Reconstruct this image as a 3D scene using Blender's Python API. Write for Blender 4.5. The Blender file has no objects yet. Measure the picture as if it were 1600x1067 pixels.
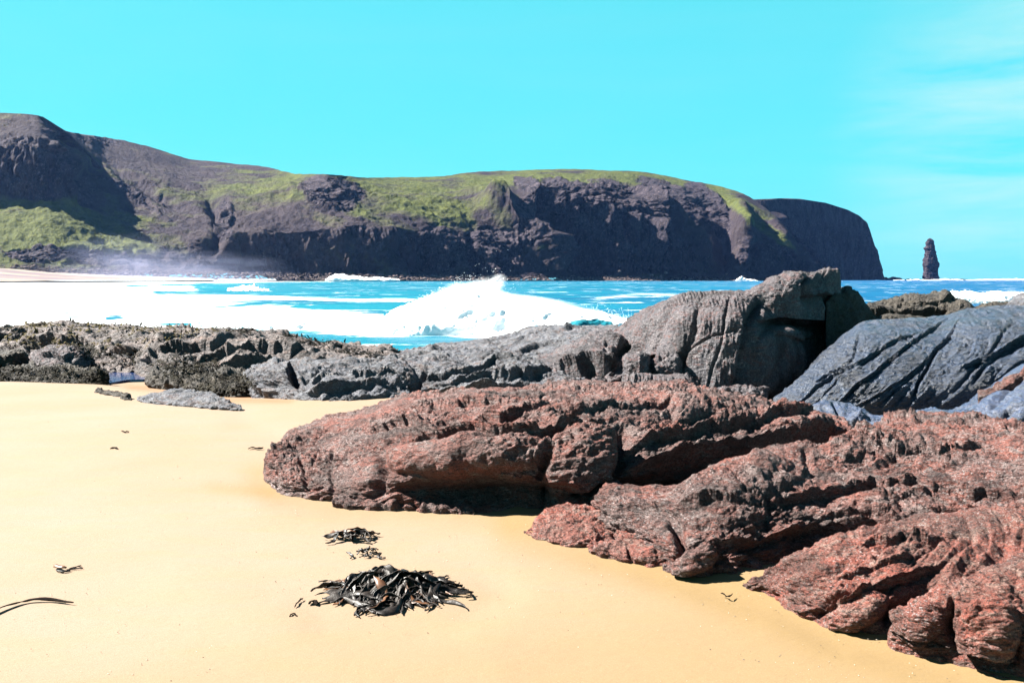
import bpy, math, random
import numpy as np
from mathutils import Vector, Matrix

# ------------------------------------------------------------ camera, sky, sun
scene = bpy.context.scene
COL = scene.collection
EYE = 1.7
FPX = 1600.0
HOR = 436.0
PIT = math.atan((533.5 - HOR) / FPX)
cam = bpy.data.cameras.new('camera'); camo = bpy.data.objects.new('camera', cam); COL.objects.link(camo)
cam.sensor_width = 36; cam.lens = 36.0 * FPX / 1600.0
cam.clip_start = 0.05; cam.clip_end = 30000
camo.location = (0, 0, EYE); camo.rotation_euler = (math.pi / 2 - PIT, 0, 0)
scene.camera = camo

SUNV = Vector((-0.70, 0.15, 0.70)).normalized()
EL = math.asin(SUNV.z); AZ = math.atan2(SUNV.x, SUNV.y)
sun = bpy.data.lights.new('sun', 'SUN'); sun.energy = 5.0; sun.angle = math.radians(0.5); sun.color = (1.0, 0.95, 0.87)
so = bpy.data.objects.new('sun', sun); COL.objects.link(so); so.rotation_euler = SUNV.to_track_quat('Z', 'Y').to_euler()

scene.view_settings.view_transform = 'Standard'
scene.view_settings.look = 'None'
scene.view_settings.gamma = 1
scene.view_settings.use_curve_mapping = False
scene.view_settings.exposure = 2.62
KA = 0.76
scene.cycles.max_bounces = 6
scene.cycles.volume_bounces = 1
scene.cycles.volume_step_rate = 1.0

w = bpy.data.worlds.new('World'); scene.world = w; w.use_nodes = True
nt = w.node_tree; nt.nodes.clear()
def N(nt, typ, **kw):
    n = nt.nodes.new(typ)
    for k, v in kw.items():
        if k in n.inputs.keys() if hasattr(n.inputs, 'keys') else False:
            n.inputs[k].default_value = v
        else:
            setattr(n, k, v)
    return n
sky = nt.nodes.new('ShaderNodeTexSky'); sky.sky_type = 'NISHITA'; sky.sun_disc = False
sky.sun_elevation = EL; sky.sun_rotation = AZ
sky.air_density = 1.0; sky.dust_density = 0.2; sky.ozone_density = 1.0; sky.altitude = 0
# even out the physical sky a little and give it the clear cyan of the place; deeper blue overhead
gm = nt.nodes.new('ShaderNodeGamma'); gm.inputs[1].default_value = 0.22
nt.links.new(sky.outputs[0], gm.inputs[0])
tc = nt.nodes.new('ShaderNodeTexCoord')
sx = nt.nodes.new('ShaderNodeSeparateXYZ'); nt.links.new(tc.outputs['Generated'], sx.inputs[0])
rp = nt.nodes.new('ShaderNodeValToRGB'); nt.links.new(sx.outputs[2], rp.inputs[0])
el = rp.color_ramp.elements
el[0].position = 0.0; el[0].color = (0.50, 1.75, 2.1, 1)
el[1].position = 1.0; el[1].color = (0.07, 0.20, 0.46, 1)
for p_, c_ in ((0.10, (0.36, 1.95, 2.15, 1)), (0.30, (0.36, 2.0, 2.1, 1)), (0.50, (0.16, 0.55, 0.95, 1))):
    e_ = el.new(p_); e_.color = c_
tint = nt.nodes.new('ShaderNodeMix'); tint.data_type = 'RGBA'; tint.blend_type = 'MULTIPLY'; tint.inputs[0].default_value = 1.0
nt.links.new(rp.outputs[0], tint.inputs[7]); nt.links.new(gm.outputs[0], tint.inputs[6])
# thin high cirrus
mp = nt.nodes.new('ShaderNodeMapping'); mp.inputs['Rotation'].default_value = (0, math.radians(-17), 0); mp.inputs['Scale'].default_value = (2.2, 1.6, 15); mp.inputs['Location'].default_value = (0, 0, 0.75)
nt.links.new(tc.outputs['Generated'], mp.inputs[0])
cn = nt.nodes.new('ShaderNodeTexNoise'); cn.inputs['Scale'].default_value = 1.25; cn.inputs['Detail'].default_value = 7; cn.inputs['Roughness'].default_value = 0.62; cn.inputs['Distortion'].default_value = 0.35
nt.links.new(mp.outputs[0], cn.inputs['Vector'])
cr = nt.nodes.new('ShaderNodeMapRange'); cr.inputs[1].default_value = 0.40; cr.inputs[2].default_value = 0.66; cr.inputs[3].default_value = 0.0; cr.inputs[4].default_value = 0.85
nt.links.new(cn.outputs[0], cr.inputs[0])
dv = nt.nodes.new('ShaderNodeVectorMath'); dv.operation = 'DOT_PRODUCT'; dv.inputs[1].default_value = (0.462, 0.878, 0.118); nt.links.new(tc.outputs['Generated'], dv.inputs[0])
dm = nt.nodes.new('ShaderNodeMapRange'); dm.interpolation_type = 'SMOOTHSTEP'; dm.inputs[1].default_value = 0.978; dm.inputs[2].default_value = 0.9995; dm.inputs[3].default_value = 0.06; dm.inputs[4].default_value = 1.0; nt.links.new(dv.outputs['Value'], dm.inputs[0])
cmm = nt.nodes.new('ShaderNodeMath'); cmm.operation = 'MULTIPLY'; nt.links.new(cr.outputs[0], cmm.inputs[0]); nt.links.new(dm.outputs[0], cmm.inputs[1])
cm = nt.nodes.new('ShaderNodeMix'); cm.data_type = 'RGBA'; cm.blend_type = 'MIX'
cm.inputs[7].default_value = (1.7, 3.0, 3.0, 1)
nt.links.new(cmm.outputs[0], cm.inputs[0]); nt.links.new(tint.outputs[2], cm.inputs[6])
bg = nt.nodes.new('ShaderNodeBackground'); bg.inputs[1].default_value = 0.051
nt.links.new(cm.outputs[2], bg.inputs[0])
wo = nt.nodes.new('ShaderNodeOutputWorld'); nt.links.new(bg.outputs[0], wo.inputs[0])

# ------------------------------------------------------------ numpy helpers
rng = np.random.RandomState(7)
_perm = rng.permutation(256).astype(np.int32); _perm = np.concatenate([_perm, _perm, _perm])
_g = rng.normal(size=(256, 3)).astype(np.float32); _g /= np.linalg.norm(_g, axis=1, keepdims=True)

def perlin(P):
    P = np.asarray(P, dtype=np.float32)
    i = np.floor(P).astype(np.int32); f = P - i; i &= 255
    u = f * f * f * (f * (f * 6 - 15) + 10)
    res = 0
    X, Y, Z = i[..., 0], i[..., 1], i[..., 2]
    out = np.zeros(P.shape[:-1], np.float32)
    for a in (0, 1):
        pa = _perm[X + a]
        wa = u[..., 0] if a else 1 - u[..., 0]
        for b in (0, 1):
            pb = _perm[pa + Y + b]
            wb = wa * (u[..., 1] if b else 1 - u[..., 1])
            for c in (0, 1):
                g = _g[_perm[pb + Z + c] & 255]
                d = g[..., 0] * (f[..., 0] - a) + g[..., 1] * (f[..., 1] - b) + g[..., 2] * (f[..., 2] - c)
                out += wb * (u[..., 2] if c else 1 - u[..., 2]) * d
    return out * 1.6

def fbm(P, octs=4, gain=0.5, lac=2.03, mode='n'):
    a, s, t = 1.0, 0, 0
    P = np.asarray(P, np.float32)
    for o in range(octs):
        n = perlin(P)
        if mode == 'b': n = np.abs(n) * 2 - 0.5
        elif mode == 'r': n = 0.5 - np.abs(n) * 2
        s = s + a * n; t += a; a *= gain; P = P * lac + 17.3
    return s / t

def sstep(a, b, x):
    t = np.clip((x - a) / (b - a), 0, 1); return t * t * (3 - 2 * t)

cosp, sinp = math.cos(PIT), math.sin(PIT)
def unproj(px, py, Y):
    px = np.asarray(px, float); py = np.asarray(py, float); Y = np.asarray(Y, float)
    x = (px - 800) / FPX; v = (533.5 - py) / FPX
    dy = cosp + v * sinp; dz = -sinp + v * cosp
    k = Y / dy
    return np.stack([x * k, Y + 0 * k, EYE + dz * k], -1)
def proj(P):
    x = P[..., 0]; y = P[..., 1]; z = P[..., 2] - EYE
    f = y * cosp - z * sinp; u = y * sinp + z * cosp
    f = np.maximum(f, 1e-3)
    return 800 + FPX * x / f, 533.5 - FPX * u / f

_ex = [-1600, 0, 150, 350, 450, 600, 850, 1050, 1150, 1600, 3200]; _ey = [18, 16.2, 15.6, 13.4, 13.4, 14.0, 13.5, 12.0, 11, 10.4, 10.4]
_ed = [0.28, 0.28, 0.28, 0.28, 0.28, 0.28, 0.3, 0.40, 0.42, 0.48, 0.48]
def sandz(x, y):
    x = np.asarray(x, float); y = np.asarray(y, float)
    px = 800 + 1600 * x / np.maximum(y, 1.0)
    e = np.interp(px, _ex, _ey)
    z = -np.interp(px, _ex, _ed) * sstep(0, 1, (y - e) / 4.5) - np.clip(y - 20, 0, 200) * 0.075
    z = z - 0.05 * sstep(7, 2, y)
    return z
def onsand(px, py):
    px = np.asarray(px, float); py = np.asarray(py, float)
    Y = np.full(np.broadcast(px, py).shape, 10.0)
    for _ in range(40):
        P = unproj(px, py, Y)
        z = sandz(P[..., 0], Y)
        Yn = (EYE - z) / np.maximum(EYE - P[..., 2], 1e-4) * Y
        Y = 0.5 * Y + 0.5 * np.clip(Yn, 2, 60)
    P = unproj(px, py, Y); P[..., 2] = sandz(P[..., 0], Y); return P

def link(name, me, mat, parent=None, loc=(0, 0, 0)):
    o = bpy.data.objects.new(name, me); COL.objects.link(o)
    if mat is not None and not me.materials: me.materials.append(mat)
    o.location = loc
    if parent is not None: o.parent = parent
    return o
def tag(o, label=None, cat=None, group=None, kind=None):
    if label: o['label'] = label
    if cat: o['category'] = cat
    if group: o['group'] = group
    if kind: o['kind'] = kind
    return o
def mesh_arrays(name, V, F, smooth=True, attrs=None):
    me = bpy.data.meshes.new(name)
    V = np.asarray(V, np.float32).reshape(-1, 3); F = np.asarray(F, np.int32)
    me.vertices.add(len(V)); me.vertices.foreach_set('co', V.ravel())
    k = F.shape[1]
    me.loops.add(F.size); me.loops.foreach_set('vertex_index', F.ravel())
    me.polygons.add(len(F)); me.polygons.foreach_set('loop_start', np.arange(0, F.size, k, dtype=np.int32))
    me.polygons.foreach_set('use_smooth', np.full(len(F), smooth))
    if attrs:
        for an, av in attrs.items():
            at = me.attributes.new(an, 'FLOAT', 'POINT'); at.data.foreach_set('value', np.asarray(av, np.float32).ravel())
    me.update(calc_edges=True); me.validate()
    return me
def gridfaces(nu, nv, wrap=False):
    i = np.arange(nu * nv).reshape(nv, nu)
    if wrap: i = np.concatenate([i, i[:, :1]], 1)
    a = i[:-1, :-1]; b = i[:-1, 1:]; c = i[1:, 1:]; d = i[1:, :-1]
    return np.stack([a, b, c, d], -1).reshape(-1, 4)
def gnormals(G):
    du = np.gradient(G, axis=1); dv = np.gradient(G, axis=0)
    n = np.cross(du, dv); l = np.linalg.norm(n, axis=-1, keepdims=True)
    return n / np.maximum(l, 1e-9)
def blur1(a, s, axis):
    r = int(max(1, s * 3)); k = np.exp(-0.5 * (np.arange(-r, r + 1) / s) ** 2); k /= k.sum()
    pad = [(0, 0)] * a.ndim; pad[axis] = (r, r)
    b = np.pad(a, pad, mode='edge')
    return np.apply_along_axis(lambda m: np.convolve(m, k, 'valid'), axis, b)
def polydist(px, py, pts):
    """distance to a polyline, signed side (+ = below/right of a left-to-right stroke), fraction along"""
    best = np.full(px.shape, 1e9); side = np.zeros(px.shape); fr = np.zeros(px.shape)
    L = [0]
    for a, b in zip(pts[:-1], pts[1:]): L.append(L[-1] + math.hypot(b[0] - a[0], b[1] - a[1]))
    for k, (a, b) in enumerate(zip(pts[:-1], pts[1:])):
        dx, dy = b[0] - a[0], b[1] - a[1]; l2 = dx * dx + dy * dy + 1e-9
        t = np.clip(((px - a[0]) * dx + (py - a[1]) * dy) / l2, 0, 1)
        qx = px - (a[0] + t * dx); qy = py - (a[1] + t * dy)
        d = np.hypot(qx, qy); m = d < best
        s = np.sign(dx * qy - dy * qx)
        best = np.where(m, d, best); side = np.where(m, s, side)
        fr = np.where(m, (L[k] + t * math.sqrt(l2)) / L[-1], fr)
    return best, side, fr
def strokes(px, py, S):
    """sum of sculpting strokes given as (kind, points, width in px, depth in m)"""
    out = np.zeros(px.shape)
    wob = fbm(np.stack([px / 60, py / 60, px * 0], -1), 5, 0.5) * 15.0
    wob2 = fbm(np.stack([px / 60, py / 60 + 50, px * 0], -1), 5, 0.5) * 15.0
    for s in S:
        kind, pts = s[:2]
        if kind == 'e':
            dp = s[2]; ang = s[3] if len(s) > 3 else 0; wd = 6
            c, r = pts; R_ = max(r)
            xs = [c[0] - R_, c[0] + R_]; ys = [c[1] - R_, c[1] + R_]; mg = 5
        else:
            wd, dp = s[2:4]
            xs = [p[0] for p in pts]; ys = [p[1] for p in pts]; mg = wd * 6 + 8
        m = (px > min(xs) - mg) & (px < max(xs) + mg) & (py > min(ys) - mg) & (py < max(ys) + mg)
        if not m.any(): continue
        k = min(1.0, wd / 4.0)
        X = px[m] + wob[m] * k; Yy = py[m] + wob2[m] * k
        if kind == 'e':          # ellipse bulge: pts[0] centre, pts[1] radii, angle in s[4]
            a = math.radians(ang)
            dx = X - c[0]; dy = Yy - c[1]
            u = (dx * math.cos(a) + dy * math.sin(a)) / r[0]; v = (-dx * math.sin(a) + dy * math.cos(a)) / r[1]
            q = np.clip(1 - u * u - v * v, 0, 1); out[m] += dp * np.sqrt(q + 1e-9) * (q > 0)
            continue
        d, sd, fr = polydist(X, Yy, pts)
        tp = np.clip(np.minimum(fr, 1 - fr) * 5 + 0.15, 0, 1)
        if kind == 'g':
            out[m] -= dp * np.exp(-(d / wd) ** 2) * tp
        elif kind == 'r':
            out[m] += dp * np.exp(-(d / wd) ** 2) * tp
        elif kind == 'l':        # ledge: side below the stroke is cut back, then recovers over 5 widths
            sg = d * sd
            out[m] -= dp * np.where(sg > 0, np.clip(sg / (0.35 * wd), 0, 1) * np.exp(-np.clip(sg, 0, None) / (2.2 * wd)), 0) * tp
            out[m] += 0.35 * dp * np.where(sg <= 0, np.exp(-(sg / wd) ** 2), 0) * tp
    return out

# ------------------------------------------------------------ materials
class Mat:
    def __init__(s, name):
        s.m = bpy.data.materials.new(name); s.m.use_nodes = True; s.nt = s.m.node_tree; s.nt.nodes.clear()
        s.out = s.n('ShaderNodeOutputMaterial'); s.b = s.n('ShaderNodeBsdfPrincipled'); s.l(s.b.outputs[0], s.out.inputs[0])
        s.tc = s.n('ShaderNodeTexCoord'); s.co = s.tc.outputs['Object']
    def n(s, t): return s.nt.nodes.new(t)
    def l(s, a, b): s.nt.links.new(a, b)
    def setin(s, inp, v):
        if hasattr(v, 'is_linked') or isinstance(v, bpy.types.NodeSocket): s.l(v, inp)
        else: inp.default_value = v
    def mapping(s, scale=(1, 1, 1), rot=(0, 0, 0), src=None):
        m = s.n('ShaderNodeMapping'); s.l(src or s.co, m.inputs[0]); m.inputs['Scale'].default_value = scale
        m.inputs['Rotation'].default_value = [math.radians(r) for r in rot]; return m.outputs[0]
    def noise(s, scale, detail=5, rough=0.6, dist=0.0, vec=None):
        t = s.n('ShaderNodeTexNoise'); s.l(vec or s.co, t.inputs['Vector']); t.inputs['Scale'].default_value = scale
        t.inputs['Detail'].default_value = detail; t.inputs['Roughness'].default_value = rough; t.inputs['Distortion'].default_value = dist
        return t.outputs[0]
    def vor(s, scale, feat='F1', vec=None, rnd=1.0, out=0):
        t = s.n('ShaderNodeTexVoronoi'); s.l(vec or s.co, t.inputs['Vector']); t.feature = feat; t.inputs['Scale'].default_value = scale
        t.inputs['Randomness'].default_value = rnd
        return t.outputs[out]
    def attr(s, name):
        a = s.n('ShaderNodeAttribute'); a.attribute_name = name; return a.outputs['Fac']
    def rng(s, v, a, b, c=0.0, d=1.0):
        r = s.n('ShaderNodeMapRange'); s.l(v, r.inputs[0]); r.inputs[1].default_value = a; r.inputs[2].default_value = b
        r.inputs[3].default_value = c; r.inputs[4].default_value = d; return r.outputs[0]
    def mix(s, f, a, b, mode='MIX'):
        m = s.n('ShaderNodeMix'); m.data_type = 'RGBA'; m.blend_type = mode
        s.setin(m.inputs[0], f)
        for i, v in ((6, a), (7, b)):
            if isinstance(v, tuple): m.inputs[i].default_value = (*v, 1)[:4]
            else: s.l(v, m.inputs[i])
        return m.outputs[2]
    def math(s, op, a, b=0.0, c=None):
        m = s.n('ShaderNodeMath'); m.operation = op; s.setin(m.inputs[0], a); s.setin(m.inputs[1], b)
        if c is not None: s.setin(m.inputs[2], c)
        return m.outputs[0]
    def bump(s, h, strength=1.0, dist=0.01, prev=None):
        b = s.n('ShaderNodeBump'); b.inputs['Strength'].default_value = strength; b.inputs['Distance'].default_value = dist
        s.l(h, b.inputs['Height'])
        if prev is not None: s.l(prev, b.inputs['Normal'])
        return b.outputs[0]
    def normal(s): return s.n('ShaderNodeNewGeometry').outputs['Normal']
    def base(s, v, rough=0.8, spec=0.3):
        if isinstance(v, tuple): s.b.inputs['Base Color'].default_value = (*v, 1)[:4]
        else: s.l(v, s.b.inputs['Base Color'])
        s.setin(s.b.inputs['Roughness'], rough); s.b.inputs['Specular IOR Level'].default_value = spec

def rock_mat(name, cols, dark, veins=None, scale=1.0, rot=(0, 25, 0), stretch=(1, 1, 4), bs=1.0, rough=0.75, spec=0.35, speck=0.25, fbump=0.010, gain=1.0, sat=1.1):
    """gneiss: three body colours mixed by foliated noise, dark mineral specks, optional veins"""
    M = Mat(name)
    cols = [tuple(x * KA * gain for x in c) for c in cols]; dark = tuple(x * KA for x in dark)
    if veins: veins = tuple(x * KA for x in veins)
    v = M.mapping(stretch, rot)
    n1 = M.noise(1.1 * scale, 6, 0.62, 0.6, v)
    n2 = M.noise(4.5 * scale, 7, 0.7, 0.8, v)
    n3 = M.noise(22 * scale, 5, 0.7, 0.3, v)
    n4 = M.noise(60 * scale, 3, 0.6)
    c = M.mix(M.rng(n1, 0.40, 0.60), cols[0], cols[1])
    c = M.mix(M.rng(n2, 0.50, 0.62), c, cols[2])
    c = M.mix(M.rng(n3, 0.53, 0.60, 0, 0.92), c, dark)
    sp = M.noise(30 * scale, 5, 0.8, 0.4, M.mapping((1, 1, 2), rot))
    c = M.mix(M.math('MULTIPLY', M.rng(sp, 0.55, 0.62, 0, min(0.95, speck * 3.4)), M.rng(M.noise(0.7 * scale, 4, 0.6, 0.5), 0.40, 0.60, 0.12, 1)), c, tuple(min(1, 0.3 * x + 1.9 * sum(cols[2]) / 3) for x in cols[1]))
    if veins:
        vv = M.noise(1.6 * scale, 4, 0.55, 1.5, M.mapping((1, 1, 2.5), rot))
        band = M.rng(M.math('ABSOLUTE', M.math('SUBTRACT', vv, 0.5)), 0.0, 0.028, 1.0, 0.0)
        c = M.mix(M.math('MULTIPLY', band, M.rng(n2, 0.35, 0.55, 0.1, 0.85)), c, veins)
    stain = M.noise(0.9 * scale, 5, 0.65, 0.8)
    c = M.mix(M.rng(stain, 0.52, 0.64, 0, 0.55), c, dark)
    hsv = M.n('ShaderNodeHueSaturation'); M.l(c, hsv.inputs['Color']); M.l(M.rng(n4, 0.3, 0.7, 0.45, 1.5), hsv.inputs['Value'])
    hsv.inputs['Saturation'].default_value = sat
    c = hsv.outputs[0]
    M.base(c, M.rng(n2, 0.3, 0.7, rough - 0.15, rough + 0.15), spec)
    b0 = M.bump(n2, 0.9 * bs, 0.10 / scale)
    b1 = M.bump(n3, 1.0 * bs, 0.045 / scale, b0)
    cr = M.vor(11 * scale, 'F1', M.mapping((1, 1, 2.2), rot))
    b2 = M.bump(cr, 0.6 * bs, 0.05 / scale, b1)
    b3 = M.bump(n4, 1.0 * bs, fbump * 1.6 / scale, b2)
    M.l(b3, M.b.inputs['Normal'])
    return M.m

# ------------------------------------------------------------ rock lofting
def rock(name, label, cols, mat, nx=300, ny=120, lump=(0.5, 0.05), creases=(0.35, 0.05), fol=None, fine=0.010, S=(), seed=0,
         back=0.8, group=None, sm=0.012, cat='rock outcrop', kind=None, sink=0.35, attrs=None, facets=None, zc=False, fdir=(7, 7, 20)):
    """cols: (px, py contact, py crest, depth m, q profile[, Y contact])"""
    kr = 0.69 if len(cols[0]) < 6 or cols[0][5] < 12 else 0.61
    nx = max(60, int(nx * kr)); ny = max(28, int(ny * kr))
    C = np.array([(c[0], c[1], c[2], c[3], c[4], c[5] if len(c) > 5 else -1) for c in cols], float)
    Yb = np.where(C[:, 5] > 0, C[:, 5], onsand(C[:, 0], C[:, 1])[:, 1])
    s = np.linspace(0, 1, nx); s = 0.5 * s + 0.5 * (0.5 - 0.5 * np.cos(np.pi * s))
    X = C[0, 0] + s * (C[-1, 0] - C[0, 0])
    sg = max(1.0, nx * sm)
    I = lambda a: np.interp(X, C[:, 0], a)
    def SM(a):
        b = blur1(a, sg, 0); wgt = np.clip(np.minimum(np.arange(nx), np.arange(nx)[::-1]) / (sg * 2), 0, 1)
        return b * wgt + a * (1 - wgt)
    yb, yt, dep, q, YB = SM(I(C[:, 1])), SM(I(C[:, 2])), SM(I(C[:, 3])), SM(I(C[:, 4])), SM(I(Yb))
    B = unproj(X, yb, YB)
    if zc: dep = np.maximum((EYE - dep) / (EYE - unproj(X, yt, 1.0 + 0 * X)[:, 2]) - YB, 0.04)
    T = unproj(X, yt, YB + dep)
    nsk = max(3, ny // 14); nf = int(ny * 0.72); nb = ny - nsk - nf
    rows = []
    for k in range(nsk, 0, -1):
        r = B.copy(); f = k / nsk; r[:, 2] -= sink * f; r[:, 1] += -0.02 * f; rows.append(r)
    th = np.linspace(0, 1, nf) * math.pi / 2
    for t in th:
        a = 1 - np.abs(np.cos(t)) ** (2.0 / q); b = np.abs(np.sin(t)) ** (2.0 / q)
        r = B + 0; r[:, 1] = B[:, 1] + (T[:, 1] - B[:, 1]) * a
        r[:, 0] = B[:, 0] + (T[:, 0] - B[:, 0]) * a
        r[:, 2] = B[:, 2] + (T[:, 2] - B[:, 2]) * b; rows.append(r)
    bd = np.maximum(dep * back, 0.12)
    for k in range(1, nb + 1):
        t = k / nb * math.pi / 2
        r = T.copy(); r[:, 1] += bd * math.sin(t); r[:, 0] += bd * math.sin(t) * (T[:, 0] / T[:, 1])
        zb = np.minimum(B[:, 2], sandz(r[:, 0], r[:, 1])) - sink
        r[:, 2] = T[:, 2] + (zb - T[:, 2]) * (1 - math.cos(t)); rows.append(r)
    G = np.stack(rows, 0)
    n = gnormals(G)
    # face outwards: the front side must look at the camera
    if np.mean(np.sum(n[nsk:nsk + nf // 2] * np.array([0, -1, 0.5]), -1)) < 0: n = -n
    so_ = seed * 13.7
    P = G + so_
    d = fbm(P / lump[0], 3) * lump[1] * 2.0
    if creases[1]:
        d += fbm(P / creases[0] + 5 + 0.6 * perlin(P * 1.3)[..., None], 4, 0.5, 2.1, 'b') * creases[1]
    if facets:                   # rounded blocks: (size, amp)
        d += facets[1] * np.round(fbm(P / facets[0] + 31, 2) * 3.0 + 0.15 * perlin(P * 4)) / 3.0
    if fol:
        for (dr, fr, am, ww) in fol:   # dip direction, layers per metre, amplitude, warp
            dv = np.array(dr, float); dv /= np.linalg.norm(dv)
            sc = P @ dv * fr + ww * fbm(P * 0.9 + 3, 3)
            fr_ = sc - np.floor(sc); hh = _perm[(np.floor(sc).astype(int) & 255)] / 255.0
            saw = np.where(fr_ < 0.82, fr_ / 0.82, (1 - fr_) / 0.18)
            mod = np.clip(0.55 + 1.6 * perlin(P * 1.7 + 40), 0.05, 1.4)
            d += am * (saw - 0.5 + 0.7 * (hh - 0.5)) * mod
    if fine:
        fs = 1.0 if np.mean(YB) < 12 else 1.5
        amp = np.clip(1.0 + 1.3 * perlin(P * 1.6 + 60), 0.35, 1.9)
        d += amp * (fbm(P / (0.13 * fs) + 9, 4, 0.62, 2.0, 'n') * fine * 3.4 + fbm(P / fs * np.array(fdir, float) + 2, 3, 0.6, 2.1, 'b') * fine * 3.0)
    k = np.clip(np.minimum(np.arange(nx), np.arange(nx)[::-1]) / (nx * 0.03), 0.15, 1)
    d = d * k[None, :]
    if len(S):
        pp = proj(G[nsk:nsk + nf]); sd = strokes(pp[0], pp[1], S)
        fade = np.ones(nf); m = max(2, nf // 12); fade[-m:] = np.linspace(1, 0.35, m)
        d[nsk:nsk + nf] += sd * fade[:, None]
    G = G + n * d[..., None]
    base = np.array([G[..., 0].mean(), G[nsk].mean(0)[1], float(np.median(B[:, 2]))])
    V = (G - base).reshape(-1, 3)
    F = gridfaces(nx, G.shape[0])
    a = None
    if attrs is not None:
        pp = proj(G); a = {kk: f(pp[0], pp[1], G) for kk, f in attrs.items()}
    o = link(name, mesh_arrays(name, V, F, attrs=a), mat, loc=tuple(base))
    tag(o, label, cat, group, kind)
    SURF.append((name, G, n))
    return o
SURF = []
def grid_tool(G):
    return G

# ------------------------------------------------------------ rock materials
red = rock_mat('red_gneiss', [(0.092, 0.052, 0.047), (0.165, 0.058, 0.044), (0.165, 0.125, 0.118)], (0.013, 0.009, 0.009), scale=1.5, rot=(0, 20, 15), stretch=(1, 1, 3.2), bs=1.15, gain=1.45, sat=1.04, speck=0.30)
red2 = rock_mat('rusty_gneiss', [(0.140, 0.062, 0.050), (0.205, 0.062, 0.045), (0.215, 0.140, 0.118)], (0.024, 0.014, 0.012), scale=2.0, rot=(0, 15, 10), stretch=(1, 1, 3), bs=1.15, gain=1.3, sat=1.08, speck=0.30)
grey = rock_mat('grey_gneiss', [(0.088, 0.078, 0.084), (0.052, 0.050, 0.058), (0.13, 0.115, 0.118)], (0.012, 0.012, 0.014), veins=(0.155, 0.066, 0.056), scale=1.1, rot=(0, 12, 0), stretch=(3.2, 3.2, 0.7), bs=1.1, gain=1.9, sat=1.15)
slabg = rock_mat('slab_gneiss', [(0.090, 0.094, 0.108), (0.070, 0.075, 0.092), (0.125, 0.12, 0.12)], (0.018, 0.018, 0.022), veins=(0.12, 0.075, 0.066), scale=1.0, rot=(0, 20, 0), stretch=(1, 1, 4.5), bs=1.0, gain=1.6)
blue = rock_mat('blue_slate', [(0.045, 0.062, 0.096), (0.056, 0.074, 0.112), (0.078, 0.086, 0.102)], (0.014, 0.015, 0.02), scale=1.0, rot=(0, -50, 0), stretch=(0.8, 1, 6), bs=1.0, rough=0.36, spec=0.6, speck=0.14, fbump=0.007, gain=1.2, sat=1.25)
brown = rock_mat('brown_gneiss', [(0.075, 0.062, 0.050), (0.050, 0.045, 0.040), (0.105, 0.09, 0.07)], (0.012, 0.012, 0.012), scale=0.9, rot=(0, 15, 0), stretch=(1, 1, 3), bs=1.1)
shelfm = rock_mat('shelf_gneiss', [(0.098, 0.082, 0.078), (0.066, 0.060, 0.062), (0.125, 0.092, 0.082)], (0.013, 0.013, 0.013), scale=0.8, rot=(0, 14, 0), stretch=(0.8, 1, 4), bs=1.0, gain=1.9, speck=0.18)

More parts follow.
